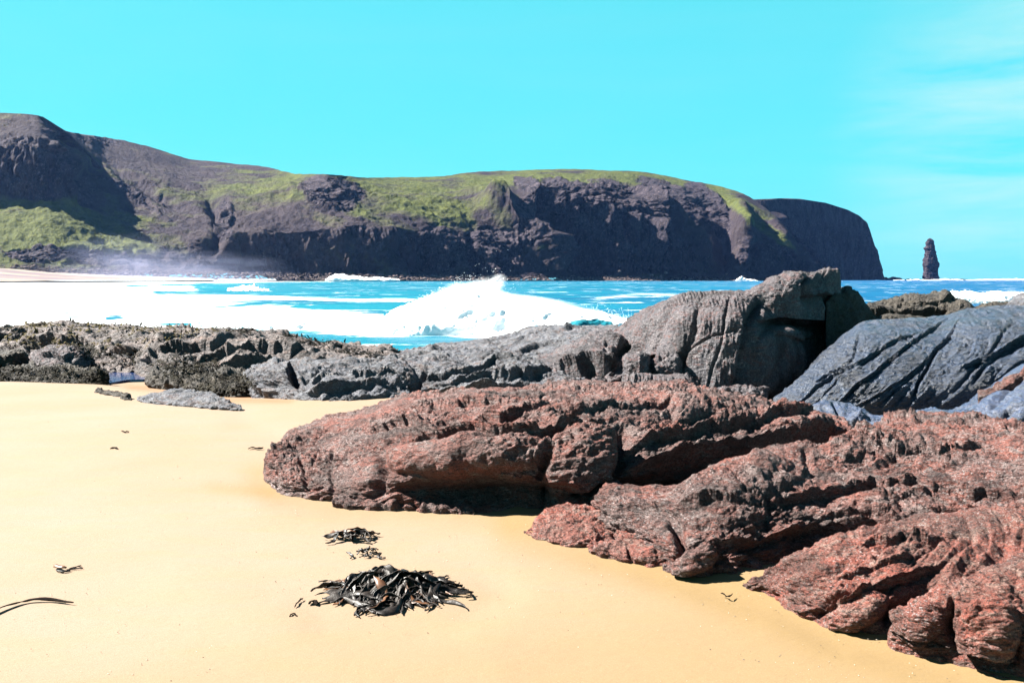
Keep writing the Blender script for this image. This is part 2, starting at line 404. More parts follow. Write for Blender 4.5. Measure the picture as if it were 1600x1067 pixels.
# ------------------------------------------------------------ sand
def beach():
    xs = np.linspace(-1, 1, 260); ys = np.concatenate([np.geomspace(1.2, 60, 260), [80]])
    xx = np.sign(xs) * np.abs(xs) ** 1.3
    X = xx[None, :] * (6 + ys[:, None] * 0.9); Y = np.repeat(ys[:, None], len(xs), 1)
    Z = sandz(X, Y)
    P = np.stack([X, Y, Z * 0], -1)
    Z = Z + 0.018 * fbm(P * np.array([0.35, 0.5, 1]), 3) * np.clip(Y / 6, 0.3, 1.5) + 0.0030 * fbm(P * np.array([2.5, 5, 1]), 3)
    # scour hollows round the rock feet
    px, py = proj(np.stack([X, Y, Z], -1))
    m = (Y < 20)
    edge = [(405, 745), (430, 772), (530, 790), (630, 795), (835, 806)]
    edge2 = [(800, 832), (915, 862), (1075, 905), (1215, 945), (1290, 985), (1430, 1030), (1600, 1075)]
    s = np.zeros(X.shape); s[m] = strokes(px[m], py[m], [('g', edge, 22, 0.020), ('g', edge2, 24, 0.020), ('g', [(350, 640), (480, 700), (520, 760)], 30, 0.015),
        ('g', [(440, 930), (520, 975), (700, 975), (790, 930), (700, 870)], 26, 0.012), ('r', [(200, 900), (500, 1010), (900, 1040)], 60, 0.012)])
    Z = Z + s
    M = Mat('beach_sand')
    n1 = M.noise(0.5, 4, 0.5, 0.3); n2 = M.noise(140, 4, 0.85); n3 = M.noise(3.0, 7, 0.62, 0.5, M.mapping((0.5, 1.4, 1)))
    c = M.mix(M.rng(n1, 0.35, 0.65), (0.168, 0.120, 0.082), (0.174, 0.130, 0.098))
    c = M.mix(M.rng(n3, 0.45, 0.7, 0, 0.35), c, (0.168, 0.124, 0.068))
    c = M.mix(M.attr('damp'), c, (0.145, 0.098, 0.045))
    c = M.mix(M.math('MULTIPLY', M.attr('wet'), M.rng(M.noise(1.3, 4, 0.6, 0.8, M.mapping((0.6, 2, 1))), 0.42, 0.58, 0.35, 1)), c, (0.165, 0.080, 0.038))
    c = M.mix(M.rng(M.noise(70, 4, 0.75), 0.5, 0.7, 0, 0.4), c, (0.135, 0.098, 0.060))
    c = M.mix(M.rng(n2, 0.56, 0.70, 0, 0.7), c, (0.088, 0.060, 0.035))
    c = M.mix(M.rng(n2, 0.32, 0.42, 0.35, 0), c, (0.28, 0.23, 0.17))
    M.base(c, 0.85, 0.15)
    b = M.bump(n2, 0.5, 0.0025); b = M.bump(M.noise(14, 5, 0.6, 0.2, M.mapping((0.6, 1.2, 1))), 0.35, 0.012, b)
    M.l(b, M.b.inputs['Normal'])
    G = np.stack([X, Y, Z], -1); pp = proj(G)
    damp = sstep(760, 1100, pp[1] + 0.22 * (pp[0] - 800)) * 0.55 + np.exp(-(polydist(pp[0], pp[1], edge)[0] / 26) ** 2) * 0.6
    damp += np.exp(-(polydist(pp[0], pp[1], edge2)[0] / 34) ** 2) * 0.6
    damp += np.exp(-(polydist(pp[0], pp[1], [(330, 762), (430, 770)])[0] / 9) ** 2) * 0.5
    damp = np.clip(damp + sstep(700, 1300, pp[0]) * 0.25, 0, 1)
    wet = sstep(9, 0, polydist(pp[0], pp[1], [(200, 604), (320, 612)])[0]) + sstep(12, 2, polydist(pp[0], pp[1], [(350, 622), (455, 622)])[0]) + sstep(19, 21, Y) 
    wet = np.clip(wet, 0, 1) * sstep(640, 560, pp[0]) * sstep(640, 632, pp[1] + 0 * pp[0])
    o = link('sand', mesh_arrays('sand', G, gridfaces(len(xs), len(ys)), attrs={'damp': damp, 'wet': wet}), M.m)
    tag(o, 'pale golden beach sand sloping to the rocks and the sea', kind='structure')
    return G
SANDG = beach()

# ------------------------------------------------------------ red rocks in front
FR = [((-0.35, -0.15, 1), 7.0, 0.030, 1.2), ((-0.5, 0.1, 1), 17.0, 0.012, 1.6)]
rock('gneiss_outcrop', 'long whale-backed red rock with a black overhang, its blunt tip pointing left on the sand',
     [(412, 738, 728, 0.05, 2), (420, 755, 708, 0.5, 2.2), (432, 768, 698, 1.0, 2.2), (470, 772, 680, 1.5, 2.2), (520, 778, 657, 1.9, 2.2), (560, 783, 648, 2.0, 2.3), (600, 788, 632, 2.2, 2.6),
      (640, 792, 616, 2.4, 3.0), (700, 795, 618, 2.4, 3.3), (760, 798, 608, 2.4, 3.4), (850, 802, 604, 2.5, 3.4), (950, 800, 600, 2.6, 3.2), (1050, 790, 603, 2.7, 3.0), (1100, 782, 618, 2.5, 3.0),
      (1170, 770, 624, 2.4, 3.0), (1250, 755, 638, 2.0, 3.0), (1310, 735, 650, 1.5, 2.6), (1338, 715, 675, 0.8, 2.4), (1350, 705, 700, 0.2, 2)],
     red, 900, 330, (0.9, 0.05), (0.5, 0.04), FR, 0.012, seed=1, S=[
        ('l', [(560, 668), (640, 655), (700, 672), (760, 650), (820, 640), (880, 628)], 6, 0.10),
        ('l', [(600, 700), (680, 688), (740, 683), (830, 690), (900, 668), (960, 655)], 7, 0.12),
        ('g', [(590, 700), (600, 735), (590, 780)], 7, 0.10),
        ('e', [(735, 712), (130, 34)], 0.20, -3),
        ('g', [(860, 700), (845, 740), (850, 795)], 9, 0.16),
        ('e', [(770, 775), (150, 32)], -0.35, 3), ('e', [(1080, 752), (190, 30)], -0.35, -10),
        ('e', [(905, 730), (75, 62)], 0.15, -25),
        ('g', [(965, 660), (980, 700), (960, 760)], 12, 0.22),
        ('l', [(960, 690), (1030, 680), (1110, 665), (1200, 655), (1300, 650)], 7, 0.12),
        ('l', [(990, 725), (1060, 712), (1150, 700), (1210, 690), (1330, 672)], 14, 0.30),
        ('e', [(1110, 645), (70, 16)], 0.10, 5), ('e', [(1240, 662), (60, 20)], 0.12, 5),
        ('g', [(520, 700), (512, 740), (520, 775)], 3, 0.04), ('g', [(470, 710), (478, 770)], 3, 0.04),
        ('l', [(860, 655), (930, 640), (1000, 628), (1060, 632)], 4, 0.06), ('l', [(640, 636), (720, 632), (790, 622)], 4, 0.06)])
rock('gneiss_slab', 'small flaky red ledge at the foot of the long red rock overhang',
     [(520, 785, 781, 0.05, 2), (545, 790, 770, 0.3, 2), (590, 791, 768, 0.35, 2), (640, 792, 776, 0.3, 2), (700, 797, 783, 0.2, 2), (740, 799, 792, 0.1, 2)], red, 150, 50, (0.2, 0.02), (0.15, 0.03), FR, 0.008, seed=2, sink=0.1)

FB = [((-0.2, -0.3, 1), 9.0, 0.030, 1.6), ((-0.4, 0.1, 1), 21.0, 0.013, 2.0)]
rock('gneiss_outcrop', 'broad rugged red rock shelf running to the picture edge, rounded knobs along its sand side',
     [(915, 800, 792, 0.02, 2), (930, 815, 770, 0.16, 2.2), (950, 840, 762, 0.22, 2.2), (1000, 860, 762, 0.24, 2.2), (1045, 889, 765, 0.26, 2.2), (1080, 897, 748, 0.30, 2.2), (1140, 894, 728, 0.36, 2.1), (1180, 886, 716, 0.40, 2.1), (1220, 878, 708, 0.42, 2.1),
      (1270, 862, 705, 0.42, 2.0), (1320, 870, 690, 0.44, 2.0), (1400, 885, 655, 0.50, 1.9), (1470, 900, 655, 0.50, 1.9), (1530, 900, 662, 0.50, 1.9), (1580, 900, 672, 0.50, 1.9), (1700, 910, 690, 0.5, 1.9), (1900, 940, 720, 0.4, 1.9), (2000, 950, 900, 0.05, 2)],
     red, 900, 340, (0.7, 0.05), (0.36, 0.065), FB, 0.011, seed=3, zc=True, S=[
        ('l', [(960, 800), (1040, 790), (1100, 800), (1180, 790)], 8, 0.060),
        ('e', [(1130, 790), (70, 36)], 0.10, 0), ('e', [(1180, 745), (80, 30)], 0.08, -12),
        ('g', [(1050, 800), (1060, 850), (1040, 885)], 8, 0.14),
        ('l', [(1100, 850), (1180, 845), (1240, 830), (1300, 812), (1400, 800)], 10, 0.096),
        ('l', [(1180, 790), (1260, 765), (1330, 745), (1420, 750), (1520, 770), (1600, 765)], 7, 0.078),
        ('l', [(1250, 810), (1320, 800), (1400, 795), (1500, 800), (1600, 805)], 6, 0.060),
        ('g', [(1255, 700), (1262, 722), (1275, 735)], 4, 0.06), ('e', [(1330, 700), (55, 14)], 0.10, -5),
        ('l', [(1330, 690), (1400, 705), (1480, 700), (1560, 690)], 5, 0.060),
        ('g', [(1340, 655), (1336, 690)], 7, 0.10), ('l', [(1060, 868), (1110, 862), (1150, 872)], 6, 0.048),
        ('e', [(1085, 878), (40, 16)], 0.12, -15), ('l', [(1380, 780), (1450, 772), (1540, 800)], 5, 0.048)])
rock('gneiss_boulder', 'smooth rounded red boulder knob at the left end of the rugged red shelf',
     [(818, 831, 829, 0.03, 2), (835, 840, 822, 0.25, 2), (860, 848, 793, 0.7, 2.3), (885, 852, 781, 0.85, 2.3), (915, 853, 780, 0.9, 2.3), (945, 852, 790, 0.8, 2.3), (975, 850, 812, 0.3, 2)],
     red2, 220, 130, (0.4, 0.03), (0.3, 0.02), [((-0.3, 0, 1), 22, 0.006, 1)], 0.007, seed=4)
rock('gneiss_boulder', 'blocky red boulder with a short vertical crack, beside the smooth rounded knob',
     [(916, 852, 840, 0.1, 2), (922, 862, 815, 0.5, 2.5), (945, 868, 800, 0.9, 2.6), (980, 876, 798, 1.0, 2.7), (1015, 883, 803, 1.0, 2.7), (1040, 880, 815, 0.8, 2.6), (1062, 872, 835, 0.3, 2)],
     red2, 240, 140, (0.3, 0.04), (0.3, 0.035), [((-0.3, 0, 1), 16, 0.012, 1)], 0.008, seed=5,
     S=[('g', [(978, 850), (982, 880)], 3, 0.05), ('g', [(960, 828), (958, 845)], 3, 0.05), ('l', [(925, 825), (960, 815)], 3, 0.03)])
rock('gneiss_slab', 'dark flaky low rock ledge lying on sand below the blocky boulder',
     [(1035, 886, 882, 0.05, 2), (1060, 896, 862, 0.4, 2), (1100, 898, 858, 0.5, 2), (1140, 896, 862, 0.5, 2), (1200, 886, 860, 0.5, 2), (1230, 874, 862, 0.2, 2)], red, 220, 80, (0.2, 0.03), (0.18, 0.05), FB, 0.010, seed=6, sink=0.1,
     S=[('l', [(1060, 880), (1120, 884), (1180, 872)], 5, 0.06)])
FC = [((-0.7, 0.2, 1), 11.0, 0.020, 1.8), ((-0.6, 0.1, 1), 26.0, 0.010, 2.2)]
rock('gneiss_outcrop', 'rust red rock slope with pointed flaky fingers reaching left over the sand',
     [(1160, 913, 911, 0.01, 2), (1185, 922, 903, 0.04, 2), (1215, 934, 885, 0.08, 2), (1225, 945, 876, 0.12, 2.1), (1245, 958, 862, 0.18, 2.1), (1270, 970, 852, 0.22, 2.1), (1300, 980, 842, 0.27, 2.1), (1340, 985, 832, 0.30, 2.1), (1385, 990, 822, 0.32, 2.1),
      (1440, 990, 808, 0.34, 2.0), (1520, 990, 800, 0.36, 2.0), (1620, 990, 796, 0.38, 2.0), (1760, 990, 800, 0.38, 2), (1820, 960, 940, 0.05, 2)],
     red2, 700, 300, (0.4, 0.025), (0.25, 0.03), FC, 0.007, seed=7, zc=True, S=[
        ('l', [(1165, 905), (1230, 880), (1290, 865)], 4, 0.024), ('g', [(1215, 930), (1270, 895), (1330, 870)], 5, 0.05),
        ('l', [(1265, 955), (1320, 945), (1400, 905), (1470, 880)], 9, 0.072), ('e', [(1345, 955), (50, 26)], 0.12, -20),
        ('g', [(1270, 970), (1285, 945), (1330, 935)], 6, 0.07), ('l', [(1330, 850), (1400, 840), (1500, 835)], 5, 0.042), ('l', [(1300, 905), (1380, 880), (1440, 860)], 4, 0.030),
        ('g', [(1380, 985), (1400, 950), (1460, 920)], 12, 0.15)])
rock('gneiss_boulder', 'large rust red boulder split by a dark crease at the lower right',
     [(1386, 1002, 992, 0.01, 2), (1392, 1008, 972, 0.08, 2.2), (1410, 1014, 950, 0.14, 2.3), (1440, 1024, 932, 0.20, 2.4), (1480, 1030, 915, 0.26, 2.5), (1520, 1040, 900, 0.30, 2.5), (1560, 1052, 880, 0.34, 2.5), (1600, 1058, 862, 0.36, 2.5), (1680, 1070, 850, 0.38, 2.4), (1800, 1080, 870, 0.35, 2.2), (1860, 1070, 1040, 0.03, 2)],
     red2, 520, 300, (0.35, 0.02), (0.25, 0.012), [((-0.5, 0.1, 1), 14.0, 0.004, 2.0)], 0.007, seed=8, zc=True, S=[
        ('g', [(1485, 925), (1478, 965), (1488, 1000), (1505, 1028)], 5, 0.10), ('l', [(1395, 985), (1450, 1002), (1500, 1020)], 4, 0.05),
        ('l', [(1505, 1010), (1560, 1030), (1600, 1035)], 7, 0.09), ('e', [(1545, 985), (50, 50)], 0.12), ('e', [(1435, 975), (40, 35)], 0.06),
        ('g', [(1590, 1000), (1580, 1050)], 4, 0.05)])
rock('gneiss_slab', 'thin flaky red rock skirt lying along the foot of the split boulder',
     [(1396, 1004, 1000, 0.05, 2), (1440, 1023, 1006, 0.2, 2), (1500, 1031, 1016, 0.2, 2), (1560, 1056, 1040, 0.2, 2), (1640, 1066, 1045, 0.2, 2), (1680, 1070, 1064, 0.05, 2)], red2, 160, 40, (0.1, 0.015), (0.1, 0.02), FC, 0.006, seed=9, sink=0.1)

# ------------------------------------------------------------ grey dome and its neighbours
FG = [((-1, 0.25, 0.15), 5.0, 0.035, 0.6), ((-1, 0.1, 0.10), 15.0, 0.018, 0.7), ((-1, 0.1, 0.10), 34.0, 0.008, 0.7)]
rock('domed_outcrop', 'tall pink-streaked grey domed rock with a black shaded right side',
     [(955, 600, 520, 0.8, 2.2, 18.4), (975, 608, 504, 1.2, 2.4, 18.0), (1000, 612, 488, 1.5, 2.5, 17.5), (1030, 618, 474, 1.8, 2.7, 17.1), (1062, 622, 461, 2.0, 2.9, 16.8), (1100, 624, 456, 2.2, 3.0, 16.6), (1130, 625, 455, 2.4, 3.1, 16.5), (1160, 626, 456, 2.5, 3.1, 16.5),
      (1185, 626, 452, 2.5, 3.2, 16.9), (1215, 627, 448, 2.2, 3.6, 17.9), (1250, 628, 446, 1.9, 4.0, 18.8), (1290, 628, 447, 1.6, 4.0, 19.6), (1320, 628, 451, 1.4, 3.6, 20.2), (1342, 628, 462, 1.1, 3.0, 20.7), (1354, 628, 480, 0.8, 2.4, 21), (1362, 628, 520, 0.3, 2, 21.2)],
     grey, 680, 380, (1.2, 0.06), (0.9, 0.04), FG, 0.007, seed=11, fdir=(16, 16, 3.0), S=[
        ('g', [(1100, 458), (1085, 500), (1070, 545), (1066, 612)], 6, 0.10), ('l', [(1175, 492), (1168, 540), (1152, 605)], 7, -0.08),
        ('g', [(1195, 455), (1172, 495), (1165, 560), (1150, 612)], 7, 0.20), ('g', [(1066, 548), (1110, 525), (1165, 512)], 1.8, 0.06),
        ('l', [(1180, 500), (1215, 497), (1260, 505), (1300, 500)], 8, 0.18), ('l', [(1185, 470), (1240, 468), (1310, 475)], 6, 0.08),
        ('g', [(1180, 610), (1195, 560), (1205, 510)], 4, 0.08), ('e', [(1210, 565), (34, 60)], 0.35, 8), ('e', [(1235, 520), (40, 12)], 0.15),
        ('g', [(1140, 460), (1128, 530), (1105, 600)], 2.5, 0.05), ('g', [(1010, 500), (1000, 550)], 2.5, 0.05), ('g', [(1045, 470), (1030, 520), (1015, 570)], 3, 0.05),
        ('l', [(975, 560), (1020, 556), (1062, 552)], 6, 0.3), ('g', [(960, 545), (985, 540)], 6, 0.25)])
rock('capping_boulder', 'split grey boulder lying on top of the domed rock, flat right end',
     [(1160, 462, 458, 0.2, 2.2, 18.2), (1170, 463, 452, 0.5, 2.2, 18.0), (1188, 464, 443, 0.8, 2.4, 17.9), (1210, 468, 432, 1.0, 2.5, 17.8), (1235, 470, 426, 1.1, 2.6, 17.8), (1252, 472, 425, 1.1, 3.2, 18.0), (1275, 474, 421, 1.1, 4, 18.6), (1300, 476, 420, 1.0, 4, 19.2), (1309, 478, 421, 0.9, 4, 19.6), (1314, 480, 440, 0.6, 3, 19.9)],
     grey, 260, 130, (0.8, 0.06), (0.6, 0.05), [((-1, 0.2, 0.6), 10, 0.020, 0.8)], 0.010, seed=12, sink=0.3,
     S=[('g', [(1262, 422), (1254, 440), (1262, 468)], 4.5, 0.22), ('l', [(1256, 462), (1285, 458), (1310, 460)], 6, 0.2)])
rock('gneiss_boulder', 'dark rounded boulder in shade leaning on the right of the domed rock',
     [(1290, 580, 470, 0.4, 3, 18.8), (1305, 585, 452, 0.8, 3, 19.0), (1325, 588, 449, 0.9, 3.4, 19.5), (1342, 590, 459, 0.9, 3.4, 20.0), (1352, 590, 469, 0.8, 3.2, 20.4), (1360, 590, 487, 0.7, 3, 20.7), (1385, 580, 515, 0.6, 2.4, 21.3), (1392, 570, 545, 0.2, 2, 21.6)], brown, 200, 120, (0.8, 0.08), (0.6, 0.06), [((-1, 0.2, 0.4), 8, 0.02, 0.8)], 0.012, seed=13)
rock('gneiss_block', 'low pale grey block with curved grain in front of the domed rock',
     [(984, 612, 592, 0.1, 2.5, 15.9), (988, 614, 582, 0.5, 3, 15.7), (1030, 618, 583, 0.7, 3.2, 15.6), (1062, 620, 584, 0.8, 3.2, 15.6), (1082, 620, 588, 0.8, 2.8, 15.8), (1092, 620, 600, 0.6, 2.4, 16.1), (1100, 620, 612, 0.2, 2, 16.3)], grey, 180, 90, (0.6, 0.03), (0.5, 0.02), FG, 0.007, seed=14,
     S=[('g', [(1022, 582), (1012, 612)], 2, 0.04)])
rock('gneiss_block', 'reddish upright block wedged left of the black hollow under the dome',
     [(974, 592, 560, 0.2, 3, 16.9), (980, 595, 552, 0.4, 3.2, 16.6), (1000, 596, 549, 0.5, 3.2, 16.5), (1010, 597, 550, 0.5, 3, 16.7), (1020, 597, 556, 0.4, 3, 17.1)], grey, 120, 80, (0.5, 0.03), (0.3, 0.02), FG, 0.008, seed=15)
rock('gneiss_boulder', 'knobbly grey boulder sitting in the black hollow of the domed rock',
     [(1018, 585, 560, 0.2, 2.2, 16.9), (1028, 588, 550, 0.4, 2.3, 16.7), (1045, 590, 547, 0.5, 2.4, 16.65), (1058, 590, 551, 0.4, 2.3, 16.7), (1066, 588, 562, 0.2, 2, 16.8)], grey, 120, 80, (0.25, 0.05), (0.2, 0.06), None, 0.010, seed=16)
for (a, b, c_, d_, s_, lb) in ((1104, 1160, 600, 626, 17, 'cracked grey block at the foot of the tall streaked dome face'), (1150, 1198, 604, 630, 18, 'small pale angular block on sand under the dome, next to the blue slab')):
    m_ = (a + b) / 2
    rock('gneiss_block', lb, [(a, d_ - 3, d_ - 8, 0.1, 2.6, 15.9), (a + 5, d_, c_ + 3, 0.3, 3, 15.7), (m_, d_ + 1, c_, 0.45, 3.2, 15.55), (b - 6, d_, c_ + 2, 0.4, 3.2, 15.7), (b, d_ - 3, c_ + 9, 0.15, 2.6, 16.0)], grey, 110, 70, (0.3, 0.05), (0.25, 0.04), None, 0.008, seed=s_, facets=(0.4, 0.06))

# brown rocks behind, by the sea
rock('gneiss_outcrop', 'low brown rock with a knob on top behind the dome, sea surf beyond',
     [(1335, 500, 492, 0.3, 2, 24), (1345, 505, 478, 1.0, 2, 23.6), (1365, 510, 470, 1.6, 2, 23.4), (1400, 512, 463, 2.0, 2.1, 23.2), (1440, 512, 461, 2.0, 2.2, 23.2), (1470, 510, 459, 2.0, 2.3, 23.3), (1480, 508, 460, 1.8, 2.4, 23.5), (1490, 508, 467, 1.4, 2.4, 23.8), (1505, 506, 476, 0.5, 2, 24.2)],
     brown, 300, 150, (1.0, 0.08), (0.7, 0.10), [((-0.25, 0, 1), 6, 0.05, 1.2)], 0.015, seed=19, S=[('l', [(1350, 490), (1420, 484), (1480, 492)], 7, 0.35), ('e', [(1474, 464), (9, 6)], 0.15), ('l', [(1395, 470), (1440, 474), (1480, 470)], 3, 0.10)])
rock('gneiss_boulder', 'round dark brown boulder between the knobbed rock and the blue slab',
     [(1475, 500, 492, 0.2, 2, 23), (1482, 502, 476, 0.7, 2.2, 22.8), (1500, 502, 469, 0.9, 2.2, 22.7), (1515, 502, 471, 0.9, 2.2, 22.8), (1525, 500, 480, 0.6, 2, 23)], brown, 120, 80, (0.7, 0.05), (0.5, 0.05), None, 0.015, seed=20)
rock('gneiss_boulder', 'low brown boulder peeping over the blue slab toward the surf',
     [(1520, 496, 484, 0.3, 2, 25), (1535, 498, 474, 0.9, 2.2, 24.8), (1555, 498, 471, 1.0, 2.2, 24.7), (1575, 498, 473, 0.8, 2.2, 24.8), (1590, 498, 482, 0.6, 2, 25)], brown, 120, 80, (0.7, 0.08), (0.5, 0.08), None, 0.015, seed=21)
rock('slate_outcrop', 'pale grey rock top rising behind the blue slab by the edge',
     [(1555, 500, 492, 0.3, 2, 21), (1575, 505, 476, 0.9, 2, 20.6), (1590, 505, 462, 1.2, 2.2, 20.4), (1620, 505, 452, 1.4, 2.2, 20.3), (1700, 505, 450, 1.5, 2.2, 20.3), (1800, 500, 480, 0.5, 2, 20.6)], slabg, 160, 90, (0.9, 0.06), (0.7, 0.05), None, 0.012, seed=22)
rock('gneiss_ledge', 'thin dark ledge of rock ending in shade between brown rock and blue slab',
     [(1340, 540, 520, 0.3, 2, 21), (1355, 545, 500, 0.7, 2.2, 20.8), (1385, 545, 490, 0.9, 2.4, 20.8), (1430, 545, 496, 0.9, 2.4, 21), (1480, 540, 500, 0.9, 2.2, 21.2), (1510, 530, 505, 0.4, 2, 21.4)], brown, 160, 80, (0.8, 0.05), (0.5, 0.05), [((-0.1, 0, 1), 7, 0.05, 0.8)], 0.012, seed=23)

# blue slabs
blue2 = rock_mat('wet_blue_slate', [(0.036, 0.052, 0.095), (0.046, 0.064, 0.112), (0.065, 0.078, 0.100)], (0.012, 0.014, 0.022), scale=1.0, rot=(0, -50, 0), stretch=(0.8, 1, 5), bs=0.6, rough=0.42, spec=0.5, speck=0.06, fbump=0.005, gain=1.2, sat=1.1)
FS = [((-0.75, -0.1, 1), 2.6, 0.038, 0.3), ((-0.72, 0, 1), 7.0, 0.022, 0.5), ((-0.75, 0, 1), 22.0, 0.009, 1.0)]
rock('slate_outcrop', 'big blue-grey slab of tilted rock with diagonal cracks right of the dome',
     [(1208, 632, 622, 0.2, 1.7, 15.3), (1240, 640, 598, 0.8, 1.7, 15.0), (1275, 642, 562, 1.6, 1.7, 14.9), (1310, 642, 534, 2.2, 1.7, 14.9), (1345, 642, 505, 2.8, 1.8, 14.9), (1400, 640, 500, 3.0, 1.8, 15.0), (1470, 636, 497, 3.2, 1.8, 15.2), (1500, 632, 484, 3.4, 1.9, 15.3), (1550, 628, 480, 3.4, 1.9, 15.4), (1600, 625, 480, 3.4, 1.9, 15.5), (1700, 620, 478, 3.4, 1.9, 15.6), (1900, 610, 490, 2, 1.9, 16)],
     blue, 700, 300, (1.3, 0.04), (0.6, 0.02), FS, 0.008, seed=24, fdir=(10, 7, 12), S=[
        ('l', [(1240, 632), (1300, 585), (1350, 560), (1390, 535), (1440, 515)], 2.4, 0.07), ('l', [(1300, 640), (1340, 600), (1400, 555), (1440, 520), (1475, 500)], 2.4, 0.08), ('g', [(1275, 628), (1320, 585), (1375, 548)], 1.6, 0.04), ('g', [(1370, 638), (1400, 612), (1455, 560)], 1.6, 0.04), ('g', [(1540, 612), (1590, 570), (1640, 540)], 2, 0.05),
        ('g', [(1425, 630), (1440, 590), (1465, 545), (1480, 525)], 2.2, 0.10), ('l', [(1500, 575), (1540, 560), (1575, 540), (1610, 520)], 3, 0.12),
        ('l', [(1335, 640), (1400, 600), (1440, 570), (1480, 520), (1500, 492)], 2, 0.05), ('g', [(1520, 600), (1560, 555), (1620, 520)], 3, 0.07),
        ('g', [(1480, 620), (1530, 570), (1590, 500)], 3, 0.05), ('l', [(1270, 600), (1330, 560), (1345, 520)], 2, 0.05), ('r', [(1300, 600), (1350, 565)], 8, 0.06)])
rock('slate_outcrop', 'low blue slab with split plates in front of the tall blue slab',
     [(1345, 668, 663, 0.1, 2, 12.6), (1370, 672, 655, 0.6, 2, 12.3), (1410, 676, 645, 1.0, 2, 12.2), (1450, 678, 636, 1.3, 2, 12.1), (1490, 680, 640, 1.2, 2, 12.0), (1520, 682, 626, 1.6, 2, 12.0), (1560, 688, 596, 2.2, 2.0, 11.9), (1600, 692, 572, 2.6, 2.0, 11.8), (1700, 700, 545, 3.0, 2, 11.8), (1850, 700, 600, 1, 2, 12)],
     blue2, 420, 200, (0.9, 0.05), (0.6, 0.04), FS, 0.006, seed=25, S=[
        ('g', [(1460, 690), (1490, 655), (1540, 640), (1600, 590)], 4, 0.10), ('l', [(1420, 650), (1455, 660), (1470, 680)], 6, 0.12), ('g', [(1515, 680), (1540, 650), (1590, 640)], 3, 0.08),
        ('g', [(1560, 690), (1580, 665), (1620, 640)], 4, 0.1), ('l', [(1500, 642), (1560, 645), (1600, 632)], 4, 0.08)])
rock('gneiss_ledge', 'thin orange-red rock rib between the two blue slabs at the edge',
     [(1528, 622, 617, 0.1, 2, 13.2), (1545, 620, 608, 0.2, 2.2, 13.1), (1570, 608, 592, 0.25, 2.2, 13.1), (1600, 592, 574, 0.3, 2.2, 13.1), (1680, 560, 540, 0.3, 2, 13.1)], red, 140, 50, (0.2, 0.05), (0.2, 0.05), None, 0.012, seed=26)
rock('slate_slab', 'small blue flat slabs split by sand at the foot of the big slab',
     [(1255, 650, 644, 0.1, 2, 13.9), (1275, 655, 632, 0.5, 2, 13.6), (1300, 657, 626, 0.7, 2.2, 13.5), (1335, 660, 634, 0.6, 2.2, 13.4), (1360, 660, 645, 0.4, 2, 13.4), (1400, 660, 654, 0.1, 2, 13.4)], blue2, 180, 80, (0.4, 0.04), (0.3, 0.05), FS, 0.006, seed=27, S=[('g', [(1300, 628), (1318, 655)], 3, 0.08)])

# ------------------------------------------------------------ middle grey slabs
FM = [((0.12, -0.25, 1), 4.5, 0.07, 1.1), ((0.1, -0.1, 1), 13.0, 0.022, 1.3)]
rock('gneiss_outcrop', 'flat purple-grey rock shelf at the water edge left of the dome',
     [(580, 585, 566, 0.6, 1.8, 24), (610, 590, 552, 2.5, 1.8, 23), (660, 592, 541, 3.5, 1.8, 22.5), (720, 590, 536, 4, 1.8, 22.3), (765, 585, 528, 4.5, 1.8, 22.2), (800, 580, 524, 4.8, 1.8, 22.2), (840, 575, 514, 5, 1.8, 22.2), (900, 570, 510, 5, 1.8, 22.3), (960, 570, 512, 4.5, 1.8, 22.6), (1010, 570, 518, 3, 1.8, 23), (1050, 570, 540, 1, 2, 23.4)],
     slabg, 520, 200, (1.4, 0.10), (0.8, 0.05), [((0.02, -0.3, 1), 5, 0.08, 0.8), ((0, -0.1, 1), 14, 0.02, 1.2)], 0.012, seed=31, S=[('l', [(700, 558), (780, 552), (870, 552), (950, 545)], 4, 0.15)])
rock('gneiss_outcrop', 'grey banded rock mound with dark curving crevices above the red rock',
     [(572, 590, 582, 0.2, 2, 18.5), (585, 612, 568, 1.0, 2.2, 17.6), (600, 628, 560, 1.8, 2.3, 16.8), (625, 630, 556, 2.2, 2.3, 16.6), (680, 632, 550, 2.6, 2.3, 16.4), (740, 632, 552, 2.8, 2.2, 16.3), (800, 632, 556, 3.0, 2.2, 16.3), (850, 630, 560, 3.0, 2.2, 16.4), (900, 628, 580, 2.4, 2.2, 16.6), (940, 625, 600, 1.2, 2, 17)],
     slabg, 520, 240, (1.0, 0.10), (0.7, 0.06), FM, 0.012, seed=32, S=[
        ('g', [(672, 572), (655, 590), (645, 628)], 4, 0.16), ('l', [(690, 600), (760, 585), (810, 590), (870, 572)], 5, 0.14), ('l', [(650, 585), (720, 577), (790, 570)], 4, 0.12),
        ('e', [(620, 585), (30, 28)], 0.15), ('l', [(665, 612), (730, 608), (800, 600), (850, 602)], 6, 0.2), ('g', [(628, 600), (618, 630)], 4, 0.15)])
